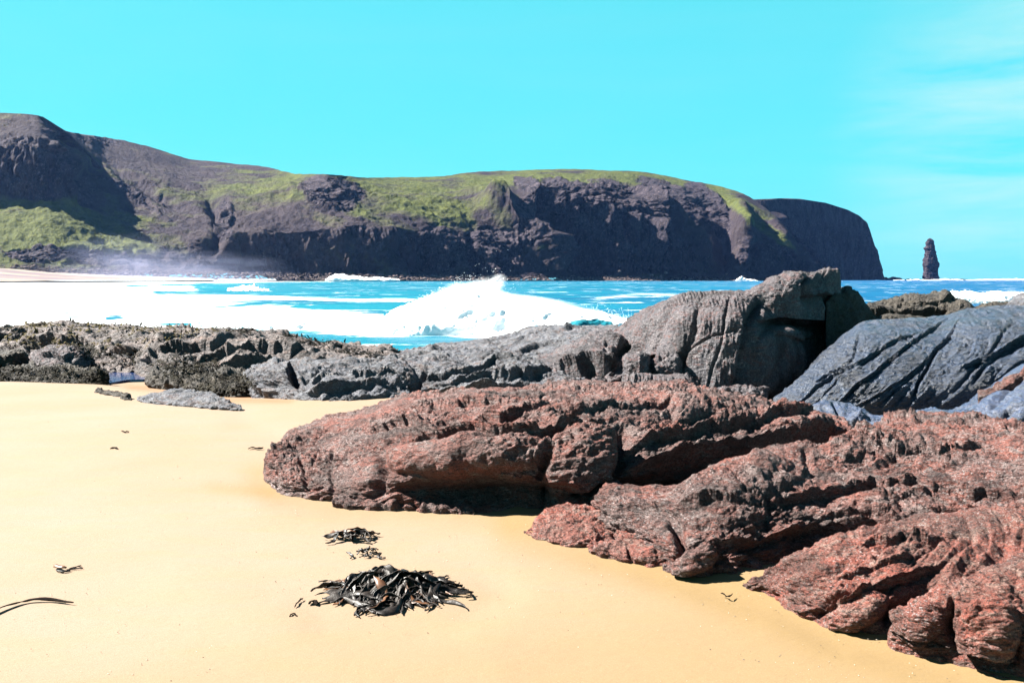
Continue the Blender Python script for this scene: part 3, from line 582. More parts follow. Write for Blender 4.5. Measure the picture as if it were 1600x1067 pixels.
rock('gneiss_outcrop', 'brown-grey sloping rock with fine grain and a shaded face, beside the dome',
     [(745, 625, 612, 0.4, 1.9, 17.4), (780, 630, 590, 1.6, 2, 16.9), (830, 630, 566, 2.6, 2, 16.6), (870, 628, 548, 3.2, 2.1, 16.6), (905, 628, 530, 3.5, 2.3, 16.8), (930, 628, 520, 3.4, 2.6, 17), (960, 626, 522, 3.0, 2.8, 17.1), (985, 625, 540, 2.2, 2.8, 17.4), (1005, 622, 575, 0.8, 2.4, 17.8)],
     grey, 420, 240, (1.0, 0.08), (0.7, 0.06), [((-0.5, -0.2, 1), 6, 0.05, 1.1), ((-0.5, -0.1, 1), 16, 0.018, 1.2)], 0.012, seed=33, S=[
        ('l', [(870, 568), (920, 556), (980, 562)], 14, 0.35), ('g', [(918, 555), (916, 600)], 4, 0.12), ('g', [(905, 575), (890, 600)], 5, 0.1), ('l', [(940, 540), (985, 545)], 6, 0.2), ('e', [(958, 540), (20, 10)], 0.15)])

# ------------------------------------------------------------ left shelf
rock('gneiss_outcrop', 'grey rock with a square black hollow in its end, between sand and weed',
     [(378, 600, 588, 0.3, 2, 17.0), (395, 606, 572, 1.0, 2.2, 16.4), (430, 612, 565, 1.5, 2.5, 15.8), (455, 622, 564, 1.8, 2.6, 15.2), (470, 634, 564, 2.2, 2.4, 14.6), (500, 638, 563, 2.5, 2.2, 14.3), (550, 636, 562, 2.7, 2.2, 14.3), (590, 632, 566, 2.6, 2.2, 14.5), (615, 628, 580, 1.6, 2, 14.9), (640, 626, 610, 0.4, 2, 15.2)],
     slabg, 420, 220, (0.8, 0.08), (0.5, 0.06), FM, 0.012, seed=34, S=[
        ('e', [(452, 590), (12, 26)], -0.7), ('g', [(447, 575), (446, 606)], 8, 0.3), ('l', [(470, 612), (520, 600), (560, 592), (600, 600)], 6, 0.15), ('l', [(480, 590), (540, 582), (590, 585)], 4, 0.10), ('g', [(500, 632), (520, 610), (560, 604)], 4, 0.10)])
rock('gneiss_slab', 'low grey rock slab half sunk in the sand below the tide pool',
     [(214, 625, 620, 0.1, 2), (240, 630, 612, 0.6, 2), (290, 634, 612, 0.8, 2), (330, 638, 618, 0.7, 2), (360, 640, 628, 0.4, 2), (378, 640, 636, 0.1, 2)], slabg, 200, 60, (0.5, 0.03), (0.4, 0.05), FM, 0.010, seed=35, sink=0.2)
rock('gneiss_ledge', 'narrow dark rock ledge by the sand left of the sunken slab',
     [(150, 613, 610, 0.1, 2), (172, 618, 610, 0.3, 2), (195, 624, 613, 0.3, 2), (204, 625, 621, 0.1, 2)], brown, 90, 30, (0.2, 0.03), (0.2, 0.04), None, 0.010, seed=36, sink=0.15)
FL = [((0.30, -0.25, 1), 3.0, 0.12, 0.9), ((0.25, -0.1, 1), 9.0, 0.04, 1.2)]
rock('gneiss_outcrop', 'long pinkish banded rock ridge with weed along its crest above the bay',
     [(210, 575, 560, 0.4, 2, 21.0), (225, 588, 545, 1.2, 2.5, 20.0), (250, 590, 530, 2.4, 2.5, 19.6), (300, 590, 523, 3.4, 2.3, 19.4), (370, 592, 520, 4.0, 2.2, 19.2), (430, 592, 526, 4.0, 2.2, 19.2), (500, 592, 536, 3.8, 2.1, 19.2), (560, 592, 545, 3.4, 2.1, 19.3), (600, 590, 548, 3.0, 2, 19.5), (640, 588, 560, 1.5, 2, 20), (665, 585, 578, 0.3, 2, 20.4)],
     shelfm, 620, 240, (1.3, 0.09), (0.9, 0.05), FL, 0.011, seed=37, S=[
        ('g', [(232, 560), (236, 585)], 8, 0.3), ('l', [(240, 548), (300, 540), (350, 534)], 5, 0.2), ('l', [(300, 562), (350, 548), (420, 540), (500, 546)], 5, 0.2), ('g', [(400, 560), (410, 548)], 7, 0.2), ('l', [(340, 575), (430, 560), (520, 562)], 5, 0.2)])
rock('gneiss_outcrop', 'far weed-topped rock shelf at upper left beside the white surf',
     [(-120, 560, 520, 2, 2, 30), (-40, 562, 516, 3, 2, 29), (0, 562, 514, 4, 2, 28.5), (50, 562, 508, 5, 2, 28), (90, 562, 503, 5.5, 2, 27.5), (125, 562, 507, 5.5, 2, 27.3), (160, 562, 512, 5, 2, 27), (230, 562, 510, 5, 2, 26.5), (290, 562, 514, 5, 2, 26), (340, 560, 520, 4, 2, 26), (400, 558, 524, 3.5, 2, 26), (450, 556, 528, 2, 2, 26), (500, 556, 545, 0.5, 2, 26)],
     shelfm, 620, 200, (1.6, 0.14), (1.1, 0.07), FL, 0.013, seed=38, S=[('l', [(20, 545), (90, 530), (150, 535)], 5, 0.3), ('l', [(150, 555), (220, 540), (300, 535)], 5, 0.3), ('l', [(0, 530), (60, 518), (120, 520)], 3, 0.2)])
rock('gneiss_boulder', 'rounded dark wet boulder with a black shaded side above the wrack',
     [(42, 590, 572, 0.4, 2.2, 20.4), (52, 592, 555, 0.9, 2.3, 20), (75, 594, 543, 1.3, 2.4, 19.7), (100, 595, 538, 1.4, 2.5, 19.6), (125, 596, 540, 1.3, 2.6, 19.9), (140, 596, 556, 0.9, 2.4, 20.4), (152, 596, 580, 0.5, 2, 20.8)], grey, 260, 150, (0.8, 0.08), (0.6, 0.07), [((0.1, -0.2, 1), 7, 0.04, 1)], 0.012, seed=39, S=[('g', [(100, 560), (105, 590)], 9, 0.3), ('l', [(55, 560), (80, 552), (120, 552)], 4, 0.12)])
rock('gneiss_boulder', 'black wet boulder at the left edge above the wrack',
     [(-90, 585, 570, 0.4, 2, 20.6), (-60, 590, 556, 1, 2.2, 20.2), (-10, 592, 550, 1.3, 2.4, 20), (20, 592, 549, 1.2, 2.5, 20), (36, 592, 556, 0.9, 2.4, 20.2), (46, 590, 572, 0.3, 2, 20.6)], brown, 200, 110, (0.7, 0.10), (0.5, 0.08), None, 0.014, seed=40, S=[('l', [(-20, 570), (15, 562), (40, 565)], 8, 0.25)])
rock('gneiss_outcrop', 'reddish sloping rock between the wet boulder and the tide pool',
     [(120, 585, 575, 0.3, 2, 21.6), (145, 588, 556, 1.2, 2, 21.2), (175, 590, 553, 1.6, 2, 21), (200, 590, 560, 1.4, 2, 21), (222, 588, 575, 0.5, 2, 21.2)], shelfm, 160, 90, (0.8, 0.1), (0.6, 0.1), FL, 0.015, seed=41)
rock('gneiss_outcrop', 'low rubbly rock bed under the wrack at the left sand edge',
     [(-120, 604, 580, 1.2, 2, 18.6), (-20, 604, 577, 1.8, 2, 18.2), (60, 606, 576, 1.8, 2, 17.9), (120, 608, 574, 1.8, 2, 17.6), (150, 608, 582, 1.2, 2, 17.6), (168, 606, 600, 0.2, 2, 17.8)], brown, 240, 90, (0.5, 0.08), (0.4, 0.10), FL, 0.015, seed=42, sink=0.2)
rock('gneiss_outcrop', 'low lumpy rock under the wrack between the ridge and the orange sand',
     [(236, 590, 585, 0.2, 2, 18.6), (255, 598, 576, 1.6, 1.8, 18.0), (300, 606, 572, 2.4, 1.8, 17.4), (340, 614, 573, 2.6, 1.8, 16.8), (375, 612, 578, 2.0, 1.8, 16.6), (400, 606, 590, 0.5, 2, 16.8)], brown, 240, 110, (0.5, 0.08), (0.4, 0.10), FL, 0.015, seed=43, sink=0.2)

# ------------------------------------------------------------ far hills
HS = 1.5
def land(name, label, T, mat, nx, nv, noise, S=(), px_pad=None, rowsplit=None, crag=None, back=True):
    """T: (px, [(py, Y) per row]); rows from the water up to the skyline"""
    pxs = np.array([t[0] for t in T], float); R = np.array([t[1] for t in T], float)   # col,row,2
    X = np.linspace(max(pxs[0], -120), pxs[-1], nx)
    if pxs[0] < -120: X = np.concatenate([np.linspace(pxs[0], -124, 90), X]); nx = len(X)
    sg = nx * 0.006
    nr = R.shape[1]
    py = np.stack([blur1(np.interp(X, pxs, R[:, k, 0]), sg, 0) for k in range(nr)], 0)
    YY = np.stack([blur1(np.interp(X, pxs, R[:, k, 1]), sg, 0) for k in range(nr)], 0) * HS
    rs = rowsplit
    outp, outY = [], []
    for k in range(nr - 1):
        m = rs[k]
        for j in range(m):
            t = j / m
            outp.append(py[k] * (1 - t) + py[k + 1] * t); outY.append(YY[k] * (1 - t) + YY[k + 1] * t)
    outp.append(py[-1]); outY.append(YY[-1])
    PY = np.stack(outp); PYY = np.stack(outY)
    PYY = blur1(PYY, 2.0, 0)
    G = unproj(np.repeat(X[None], len(PY), 0), PY, PYY)
    front = len(PY)
    if back:
        ext = []
        for k in range(1, 16):
            r = G[-1].copy(); r[:, 1] += k * 30.0; r[:, 2] -= 2 * k + 0.8 * k * k; ext.append(r)
        G = np.concatenate([G, np.stack(ext)], 0)
    n = gnormals(G)
    if np.mean(n[front // 2, :, 1]) > 0: n = -n
    d, steep = noise(G, n)
    if len(S):
        pp = proj(G[:front]); sd = strokes(pp[0], pp[1], S)
        f = np.ones(front); f[-26:] = np.linspace(1, 0.1, 26)
        d[:front] += sd * f[:, None]
    # move mostly outwards and horizontally so the skyline stays
    fade = np.ones(G.shape[0]); fade[front - 34:front] = np.linspace(1, 0.12, 34) ** 0.8; fade[front:] = 0.12
    d = d * fade[:, None]
    hz = 1 - 0.92 * np.clip(steep, 0, 1)
    dirv = n.copy(); dirv[..., 2] *= hz
    G2 = G + dirv * d[..., None]
    n2 = gnormals(G2)
    if np.mean(n2[front // 2, :, 1]) > 0: n2 = -n2
    up = np.clip(blur1(blur1(n2[..., 2], 1.5, 0), 1.5, 1), 0, 1)
    o = link(name, mesh_arrays(name, G2, gridfaces(nx, G.shape[0]), attrs={'up': up, 'cliff': steep}), mat)
    tag(o, label, kind='structure')
    return G2, front

def hill_mat(name, grassy=1.0):
    M = Mat(name)
    up = M.attr('up'); cl = M.attr('cliff')
    big = M.noise(0.0035, 6, 0.6, 0.6); mid = M.noise(0.014, 6, 0.65, 0.4); fn = M.noise(0.07, 5, 0.7); vf = M.noise(0.30, 3, 0.7)
    heather = M.mix(M.rng(mid, 0.4, 0.6), (0.017, 0.013, 0.018), (0.035, 0.027, 0.029))
    grass = M.mix(M.rng(fn, 0.35, 0.65), (0.030, 0.038, 0.012), (0.068, 0.076, 0.018))
    gmk = M.math('ADD', M.math('MULTIPLY', M.math('SUBTRACT', big, 0.50), 3.2), M.math('MULTIPLY', M.math('SUBTRACT', mid, 0.5), 3.0))
    gmk = M.math('ADD', gmk, M.math('MULTIPLY', M.attr('cliff'), -1.0))
    g = M.attr('green')
    gmk = M.math('ADD', gmk, g)
    c = M.mix(M.rng(gmk, 0.05, 0.75, 0, grassy), heather, grass)
    stony = M.math('MULTIPLY', M.rng(vf, 0.56, 0.70), M.rng(fn, 0.46, 0.62))
    c = M.mix(M.math('MULTIPLY', stony, 0.8), c, (0.085, 0.072, 0.068))
    strat = M.noise(0.04, 7, 0.75, 0.5, M.mapping((1.6, 1.6, 0.45)))
    rockc = M.mix(M.rng(strat, 0.40, 0.62), (0.005, 0.005, 0.009), (0.045, 0.036, 0.044))
    rockc = M.mix(M.rng(vf, 0.55, 0.7, 0, 0.7), rockc, (0.12, 0.095, 0.10))
    k = M.math('ADD', cl, M.math('MULTIPLY', M.math('SUBTRACT', M.rng(fn, 0.3, 0.7), 0.5), 0.8))
    k = M.rng(k, 0.38, 0.56)
    c = M.mix(k, c, rockc)
    M.base(c, 0.9, 0.1)
    b = M.bump(fn, 0.9, 9.0); b = M.bump(vf, 0.8, 2.0, b); M.l(b, M.b.inputs['Normal'])
    return M.m
hillm = hill_mat('moor_hillside')

HT = [
 (-900, [(428, 640), (417, 660), (390, 700), (330, 780), (245, 820), (185, 900)]),
 (-120, [(426, 690), (415, 710), (386, 750), (325, 850), (235, 870), (172, 950)]),
 (0,   [(428, 700), (414, 720), (386, 760), (322, 860), (228, 880), (176, 960)]),
 (70,  [(429, 715), (415, 735), (388, 775), (322, 868), (222, 888), (180, 965)]),
 (78,  [(429, 718), (415, 738), (388, 776), (322, 869), (226, 890), (196, 1000)]),
 (100, [(430, 730), (417, 745), (390, 785), (322, 878), (238, 900), (206, 1150)]),
 (138, [(431, 740), (420, 760), (392, 800), (326, 890), (270, 915), (211, 1250)]),
 (160, [(432, 750), (421, 770), (388, 815), (334, 930), (275, 1030), (214, 1300)]),
 (225, [(433, 780), (423, 800), (384, 850), (335, 960), (280, 1100), (228, 1350)]),
 (300, [(434, 820), (425, 840), (378, 870), (335, 980), (292, 1130), (250, 1400)]),
 (350, [(435, 840), (426, 860), (366, 885), (330, 985), (294, 1130), (254, 1400)]),
 (420, [(435, 870), (426, 890), (358, 905), (322, 990), (294, 1110), (262, 1370)]),
 (460, [(436, 880), (427, 900), (356, 915), (320, 980), (292, 1060), (272, 1250)]),
 (505, [(436, 890), (428, 905), (352, 925), (320, 985), (296, 1015), (271, 1080)]),
 (560, [(436, 905), (428, 920), (350, 940), (322, 995), (300, 1060), (277, 1180)]),
 (620, [(437, 920), (429, 935), (356, 955), (325, 1015), (302, 1100), (279, 1300)]),
 (690, [(437, 940), (430, 955), (370, 975), (335, 1020), (305, 1110), (277, 1350)]),
 (740, [(437, 960), (430, 975), (385, 1000), (345, 1045), (308, 1110), (269, 1400)]),
 (800, [(437, 985), (431, 1000), (392, 1020), (345, 1060), (300, 1110), (267, 1420)]),
 (840, [(437, 1000), (431, 1012), (392, 1028), (345, 1055), (288, 1090), (266, 1420)]),
 (880, [(438, 1030), (432, 1045), (325, 1080), (308, 1092), (290, 1125), (265, 1430)]),
 (950, [(438, 1060), (432, 1075), (318, 1100), (306, 1112), (292, 1150), (266, 1450)]),
 (1010,[(438, 1080), (432, 1095), (345, 1112), (325, 1135), (300, 1180), (269, 1480)]),
 (1060,[(438, 1090), (432, 1105), (372, 1125), (345, 1155), (310, 1210), (279, 1480)]),
 (1120,[(438, 1100), (432, 1112), (396, 1128), (362, 1180), (328, 1240), (291, 1460)]),
 (1160,[(438, 1100), (432, 1110), (376, 1130), (350, 1195), (328, 1260), (301, 1400)]),
 (1200,[(438, 1120), (433, 1130), (376, 1150), (360, 1200), (345, 1250), (327, 1350)]),
 (1238,[(438, 1150), (433, 1165), (388, 1180), (382, 1205), (376, 1225), (366, 1260)]),
 (1252,[(438, 1180), (433, 1190), (402, 1200), (398, 1215), (394, 1230), (388, 1260)]),
 (1258,[(438, 1220), (434, 1222), (422, 1226), (420, 1230), (418, 1240), (414, 1260)]),
 (1262,[(438, 1260), (437.5, 1261), (437, 1262), (436.8, 1263), (436.6, 1264), (436.4, 1270)]),
]
# crag zones in the picture plane of the model: centre, radii, angle
CR = [((50, 265), (95, 48), 8), ((520, 298), (52, 24), 10), ((850, 330), (46, 60), 35), ((960, 330), (80, 45), 22), ((1050, 310), (62, 22), 30), ((1105, 322), (55, 24), 45),
      ((130, 215), (70, 9), 8), ((825, 285), (22, 8), 0), ((690, 385), (40, 32), 20), ((920, 300), (60, 12), 10), ((200, 300), (60, 6), 35), ((130, 402), (120, 12), 4), ((30, 395), (30, 8), 0), ((350, 345), (14, 34), 0), ((770, 390), (50, 40), 10)]
def hill_noise(G, n):
    pp = proj(G); px, py = pp
    c = np.clip(1.25 - np.abs(n[..., 2]) * 2.2, 0, 1)
    wb = perlin(G / 60.0) * 8
    m = np.zeros(px.shape)
    for (cx, cy), (rx, ry), a in CR:
        a = math.radians(a); dx = px - cx + wb; dy = py - cy + wb
        u = (dx * math.cos(a) + dy * math.sin(a)) / rx; v = (-dx * math.sin(a) + dy * math.cos(a)) / ry
        m = np.maximum(m, sstep(1.15, 0.7, np.hypot(u, v)))
    steep = np.clip(np.maximum(blur1(c, 2, 0), m), 0, 1)
    steep = np.clip(steep + (fbm(G / 70, 4) * 0.8) * (steep > 0.02), 0, 1)
    Pv = G * np.array([1, 1, 0.16])
    flute = fbm(Pv / 75.0, 5, 0.6, 2.1, 'b') * 75 + fbm(Pv / 15.0 + 9, 3, 0.6, 2.0, 'b') * 13
    strata = (fbm(G * np.array([0.25, 0.25, 2.2]) / 34.0 + 4, 3, 0.6) * 2.5)
    soft = fbm(G / 260.0, 4, 0.5) * 26 + fbm(G / 80.0 + 3, 4, 0.6) * 14 + fbm(G / 22 + 5, 3, 0.6, 2.0, 'r') * 5.0
    return soft * (0.30 + 0.45 * (1 - steep)) + (flute + strata) * steep, steep
HS_S = [
 # spurs and gullies: (kind, points, px, metres)
 ('r', [(745, 305), (795, 322), (850, 365), (885, 425)], 14, 40), ('g', [(830, 300), (880, 340), (930, 400), (960, 430)], 22, 55),
 ('r', [(990, 305), (1020, 345), (1030, 400)], 12, 30), ('g', [(1000, 285), (1070, 335), (1130, 400)], 10, 25), ('r', [(985, 300), (1060, 350), (1125, 405)], 9, 28),
 ('g', [(1090, 310), (1130, 360), (1138, 430)], 12, 50), ('r', [(1150, 315), (1165, 370), (1150, 430)], 12, 35), ('g', [(1185, 375), (1180, 430)], 9, 22), ('r', [(1200, 340), (1235, 375)], 7, 12),
 ('g', [(320, 310), (345, 345), (325, 400)], 9, 26), ('g', [(205, 395), (208, 425)], 5, 14), ('g', [(668, 365), (672, 425)], 9, 24), ('g', [(560, 395), (570, 430)], 8, 16),
 ('g', [(740, 400), (755, 432)], 10, 18), ('r', [(860, 395), (862, 432)], 8, 24), ('g', [(460, 390), (470, 430)], 8, 14), ('g', [(385, 380), (380, 428)], 7, 14), ('r', [(330, 330), (420, 300), (480, 285)], 10, 10),
 ('l', [(0, 222), (60, 220), (120, 240)], 10, 14), ('g', [(145, 250), (140, 330)], 12, 30), ('g', [(600, 380), (640, 400), (650, 430)], 6, 12),
 ('l', [(90, 205), (160, 212), (225, 225)], 8, 14), ('g', [(150, 240), (230, 300), (300, 330)], 8, 12)]
GR = [((60, 355), (150, 26), 6, 1.8), ((40, 390), (60, 14), 5, 0.9), ((200, 392), (60, 22), -10, 0.8), ((230, 345), (150, 22), 5, 0.35), ((640, 305), (170, 24), 8, 0.8), ((560, 330), (60, 10), 20, 0.6), ((120, 345), (40, 8), 0, 1.2), ((150, 250), (50, 12), 30, 0.3), ((860, 277), (260, 13), 2, 1.3), ((720, 340), (60, 14), 35, 0.6),
      ((1190, 352), (70, 8), 37, 1.7), ((1090, 295), (110, 9), 12, 0.7), ((990, 430), (1, 1), 0, 0), ((690, 352), (22, 5), 55, 0.9), ((845, 388), (14, 5), -20, 0.9), ((420, 300), (110, 12), 2, 0.5), ((330, 318), (80, 10), 0, 0.3)]
HG, HF = land('hillside', 'dark heather and grass hillside ending in sea cliffs', HT, hillm, 1050, 0, hill_noise, HS_S, rowsplit=(6, 56, 38, 36, 32))
def set_green(obname, G):
    px, py = proj(G); g = np.full(px.shape, -0.02)
    wb = fbm(G / 90.0, 3) * 14
    for (cx, cy), (rx, ry), a, k in GR:
        a = math.radians(a); dx = px - cx + wb; dy = py - cy + wb
        u = (dx * math.cos(a) + dy * math.sin(a)) / rx; v = (-dx * math.sin(a) + dy * math.cos(a)) / ry
        g = g + k * np.exp(-(u * u + v * v))
    at = bpy.data.meshes[obname].attributes.new('green', 'FLOAT', 'POINT'); at.data.foreach_set('value', g.astype(np.float32).ravel())
set_green('hillside', HG)

FT = [
 (1170, [(437.6, 1500), (437, 1502), (380, 1504), (312, 1510)]),
 (1205, [(437.6, 1500), (437, 1502), (380, 1504), (311, 1510)]),
 (1218, [(437.6, 1515), (437, 1517), (380, 1521), (310, 1530)]),
 (1250, [(437.6, 1530), (437, 1532), (380, 1538), (311, 1550)]),
 (1290, [(437.6, 1570), (437, 1572), (380, 1578), (317, 1590)]),
 (1325, [(437.6, 1610), (437, 1612), (380, 1616), (328, 1625)]),
 (1342, [(437.6, 1630), (437, 1632), (380, 1638), (337, 1645)]),
 (1356, [(437.6, 1650), (437, 1652), (385, 1656), (348, 1660)]),
 (1362, [(437.6, 1660), (437, 1662), (400, 1666), (372, 1670)]),
 (1370, [(437.6, 1668), (437, 1670), (415, 1674), (396, 1676)]),
 (1377, [(437.6, 1680), (437, 1682), (420, 1684), (411, 1686)]),
 (1379, [(437.6, 1690), (437, 1691), (425, 1692), (420, 1694)]),
 (1381, [(437.6, 1700), (437.4, 1701), (437.2, 1702), (437, 1703)])]
def far_noise(G, n):
    Pv = G * np.array([1, 1, 0.2])
    d = fbm(Pv / 70.0 + 3, 5, 0.55, 2.1, 'b') * 30 + fbm(G * np.array([0.2, 0.2, 2.0]) / 30.0, 4, 0.6) * 3
    return d, np.ones(d.shape)
FG_, _ = land('far_headland', 'distant dark sheer headland cliff dropping to the sea', FT, hillm, 260, 0, far_noise,
     [('r', [(1206, 345), (1211, 325), (1213, 312)], 5, 45), ('r', [(1235, 372), (1262, 398), (1290, 425)], 6, 35), ('r', [(1215, 350), (1240, 380)], 7, 30)], rowsplit=(3, 45, 45))
at = bpy.data.meshes['far_headland'].attributes.new('green', 'FLOAT', 'POINT'); at.data.foreach_set('value', np.full(FG_.shape[0] * FG_.shape[1], -2.0, np.float32))

# sea stack and skerries
def stack():
    L = [(438, 1441, 1467), (431, 1441, 1466.5), (424, 1442, 1466), (416, 1442, 1467), (409, 1441.5, 1466), (403, 1443, 1465), (398, 1444, 1462), (394, 1445, 1462.5), (388, 1443, 1461), (384, 1446, 1461), (380, 1446, 1459), (376.5, 1448, 1458.5), (374, 1449, 1457), (373, 1451, 1455)]
    Y = 1640 * HS; nz, na = 150, 96
    pys = np.linspace(438, 373, nz); a = np.array(L)[::-1]
    l = np.interp(pys, a[:, 0], a[:, 1]); r = np.interp(pys, a[:, 0], a[:, 2])
    Lp = unproj(l, pys, Y); Rp = unproj(r, pys, Y); cx = (Lp[:, 0] + Rp[:, 0]) / 2; R = (Rp[:, 0] - Lp[:, 0]) / 2 * 0.88; z = Lp[:, 2]
    th = np.linspace(0, 2 * math.pi, na, endpoint=False)
    sq = 1 / (np.abs(np.cos(th)) ** 4 + np.abs(np.sin(th)) ** 4) ** 0.25 
    G = np.stack([cx[:, None] + R[:, None] * np.cos(th) * sq * 0.95, Y + 0.9 * R[:, None] * np.sin(th) * sq, np.repeat(z[:, None], na, 1)], -1)
    dirn = np.stack([np.cos(th), np.sin(th), 0 * th], -1)[None]
    lay = np.floor(z / 4.2 + 0.8 * np.sin(z / 9)); lr = _perm[(lay.astype(int)) & 255] / 255.0 - 0.5
    d = fbm(G / 11.0, 4, 0.55) * 3.6 + (lr * 1.3)[:, None] + fbm(G * np.array([1, 1, 0.2]) / 7, 3, 0.6, 2, 'b') * 1.8
    d *= np.clip((np.arange(nz)[::-1]) / 12, 0, 1)[:, None]
    G = G + dirn * d[..., None]
    top = np.array([[cx[-1], Y, z[-1] + 1.5]])
    base = np.array([cx[0], Y, -1.5])
    V = np.concatenate([G.reshape(-1, 3), top]) - base
    F = gridfaces(na, nz, True); k = (nz - 1) * na
    M = Mat('stack_sandstone'); st = M.noise(0.10, 5, 0.65, 0.2, M.mapping((0.4, 0.4, 3.5)))
    c = M.mix(M.rng(st, 0.4, 0.6), (0.007, 0.007, 0.012), (0.036, 0.028, 0.036)); c = M.mix(M.rng(M.noise(0.4, 4, 0.7), 0.52, 0.68), c, (0.08, 0.06, 0.062)); M.base(c, 0.9, 0.1)
    M.l(M.bump(st, 1, 2.5), M.b.inputs['Normal'])
    F = np.concatenate([F, np.stack([k + np.arange(na), k + (np.arange(na) + 1) % na, np.full(na, nz * na), np.full(na, nz * na)], -1)[:, [0, 1, 2, 2]]])
    me = bpy.data.meshes.new('sea_stack'); me.from_pydata(V.tolist(), [], [tuple(dict.fromkeys(f)) for f in F.tolist()]); me.update()
    for p_ in me.polygons: p_.use_smooth = False
    o = link('sea_stack', me, M.m, loc=tuple(base)); tag(o, 'tall narrow rock sea stack standing alone off the far headland', 'sea stack')
    return M.m
stm = stack()
def lowrock(px0, px1, py, Y, seed, label, hk=1.0):
    nx, ny = 60, 14; s = np.linspace(0, 1, nx); X = px0 + s * (px1 - px0)
    h = np.sin(math.pi * s) ** 0.5; hz = h * (0.6 + 0.8 * fbm(np.stack([X / 6, X * 0 + seed, X * 0], -1), 3))
    B = unproj(X, np.full(nx, 437.3), Y); T = unproj(X, 437.3 - np.clip(hz, 0.02, 2) * (437.3 - py), Y)
    G = []
    for k in range(ny):
        t = k / (ny - 1) * math.pi; r = B.copy(); r[:, 2] = -1.6 + (T[:, 2] + 1.6) * math.sin(t) ** 0.6; r[:, 1] = Y - math.cos(t) * 14 * h; G.append(r)
    G = np.stack(G); G += (fbm(G / 5.0, 3)[..., None] * 1.2) * np.array([0.5, 1, 0.6])
    base = np.array([G[..., 0].mean(), Y, -1.4])
    o = link('skerry', mesh_arrays('skerry', G - base, gridfaces(nx, ny), smooth=False), stm, loc=tuple(base)); tag(o, label, 'skerry', 'low skerries beside the sea stack')
lowrock(1377, 1411, 431.3, 1600 * HS, 1, 'low dark skerry at the foot of the far headland')
lowrock(1408, 1444, 435.2, 1630 * HS, 2, 'thin flat skerry between the headland rocks and the sea stack')
lowrock(1465, 1512, 434.9, 1650 * HS, 3, 'thin flat skerry just right of the sea stack')

# rubble along the foot of the cliffs
def rubble():
    r = np.random.RandomState(3); ico = ico_mesh(1)
    bv, bf = ico
    Vs, Fs, k = [], [], 0
    def one(c, s, rot, sq):
        nonlocal k
        v = bv * (1 + 0.35 * (r.rand(len(bv), 1) - 0.5)) * np.array([1.25, 1, sq]) * s
        ca, sa = math.cos(rot), math.sin(rot); v = v @ np.array([[ca, sa, 0], [-sa, ca, 0], [0, 0, 1]])
        return v + c
    for i in range(4200):
        px = r.uniform(-40, 1256); f = r.rand() ** 1.3
        Y = np.interp(px, [t[0] for t in HT], [t[1][0][1] for t in HT]) * HS
        py = np.interp(px, [t[0] for t in HT], [t[1][0][0] for t in HT]); py2 = np.interp(px, [t[0] for t in HT], [t[1][1][0] for t in HT])
        p = unproj(px, py + 1.2 + (py2 - py - 1.5) * f, Y - 14 + 30 * f * (Y / 1500))
        s = r.uniform(0.5, 1.5) * (1 + 1.4 * (r.rand() < 0.08)) * Y / 1400
        Vs.append(one(p, s, r.rand() * 6, r.uniform(0.45, 0.8))); Fs.append(bf + k); k += len(bv)
    M = Mat('beach_boulders'); c = M.mix(M.rng(M.noise(0.25, 3), 0.4, 0.6), (0.035, 0.026, 0.025), (0.13, 0.10, 0.095)); M.base(c, 0.9, 0.1)
    tag(link('boulder_beach', mesh_arrays('boulder_beach', np.concatenate(Vs), np.concatenate(Fs), smooth=False), M.m), 'strip of fallen boulders along the foot of the sea cliffs', 'boulders', kind='stuff')
    for px, py, wd, lb in ((1040, 426, 7, 'pale angular block standing tallest in the boulder strip under the cliff'), (1018, 430, 8, 'pale flat slab lying left of the tallest block under the cliff'), (1135, 428, 4, 'small pointed boulder near the right end of the cliff foot'), (968, 424, 5, 'flat pale boulder perched above the boulder strip under the cliff')):
        Y = np.interp(px, [t[0] for t in HT], [t[1][0][1] for t in HT]) * HS
        p = unproj(px, py, Y); s = wd * Y / 1600 / 2
        v = one(np.zeros(3), s, 0.5, 0.75)
        o = link('boulder', mesh_arrays('boulder', v, bf, smooth=False), M.m, loc=tuple(p)); tag(o, lb, 'boulder', 'large fallen boulders under the cliffs')
def ico_mesh(sub):
    import bmesh
    bm = bmesh.new(); bmesh.ops.create_icosphere(bm, subdivisions=sub, radius=1.0)
    v = np.array([x.co[:] for x in bm.verts]); f = np.array([[q.index for q in x.verts] for x in bm.faces]); bm.free(); return v, f
rubble()

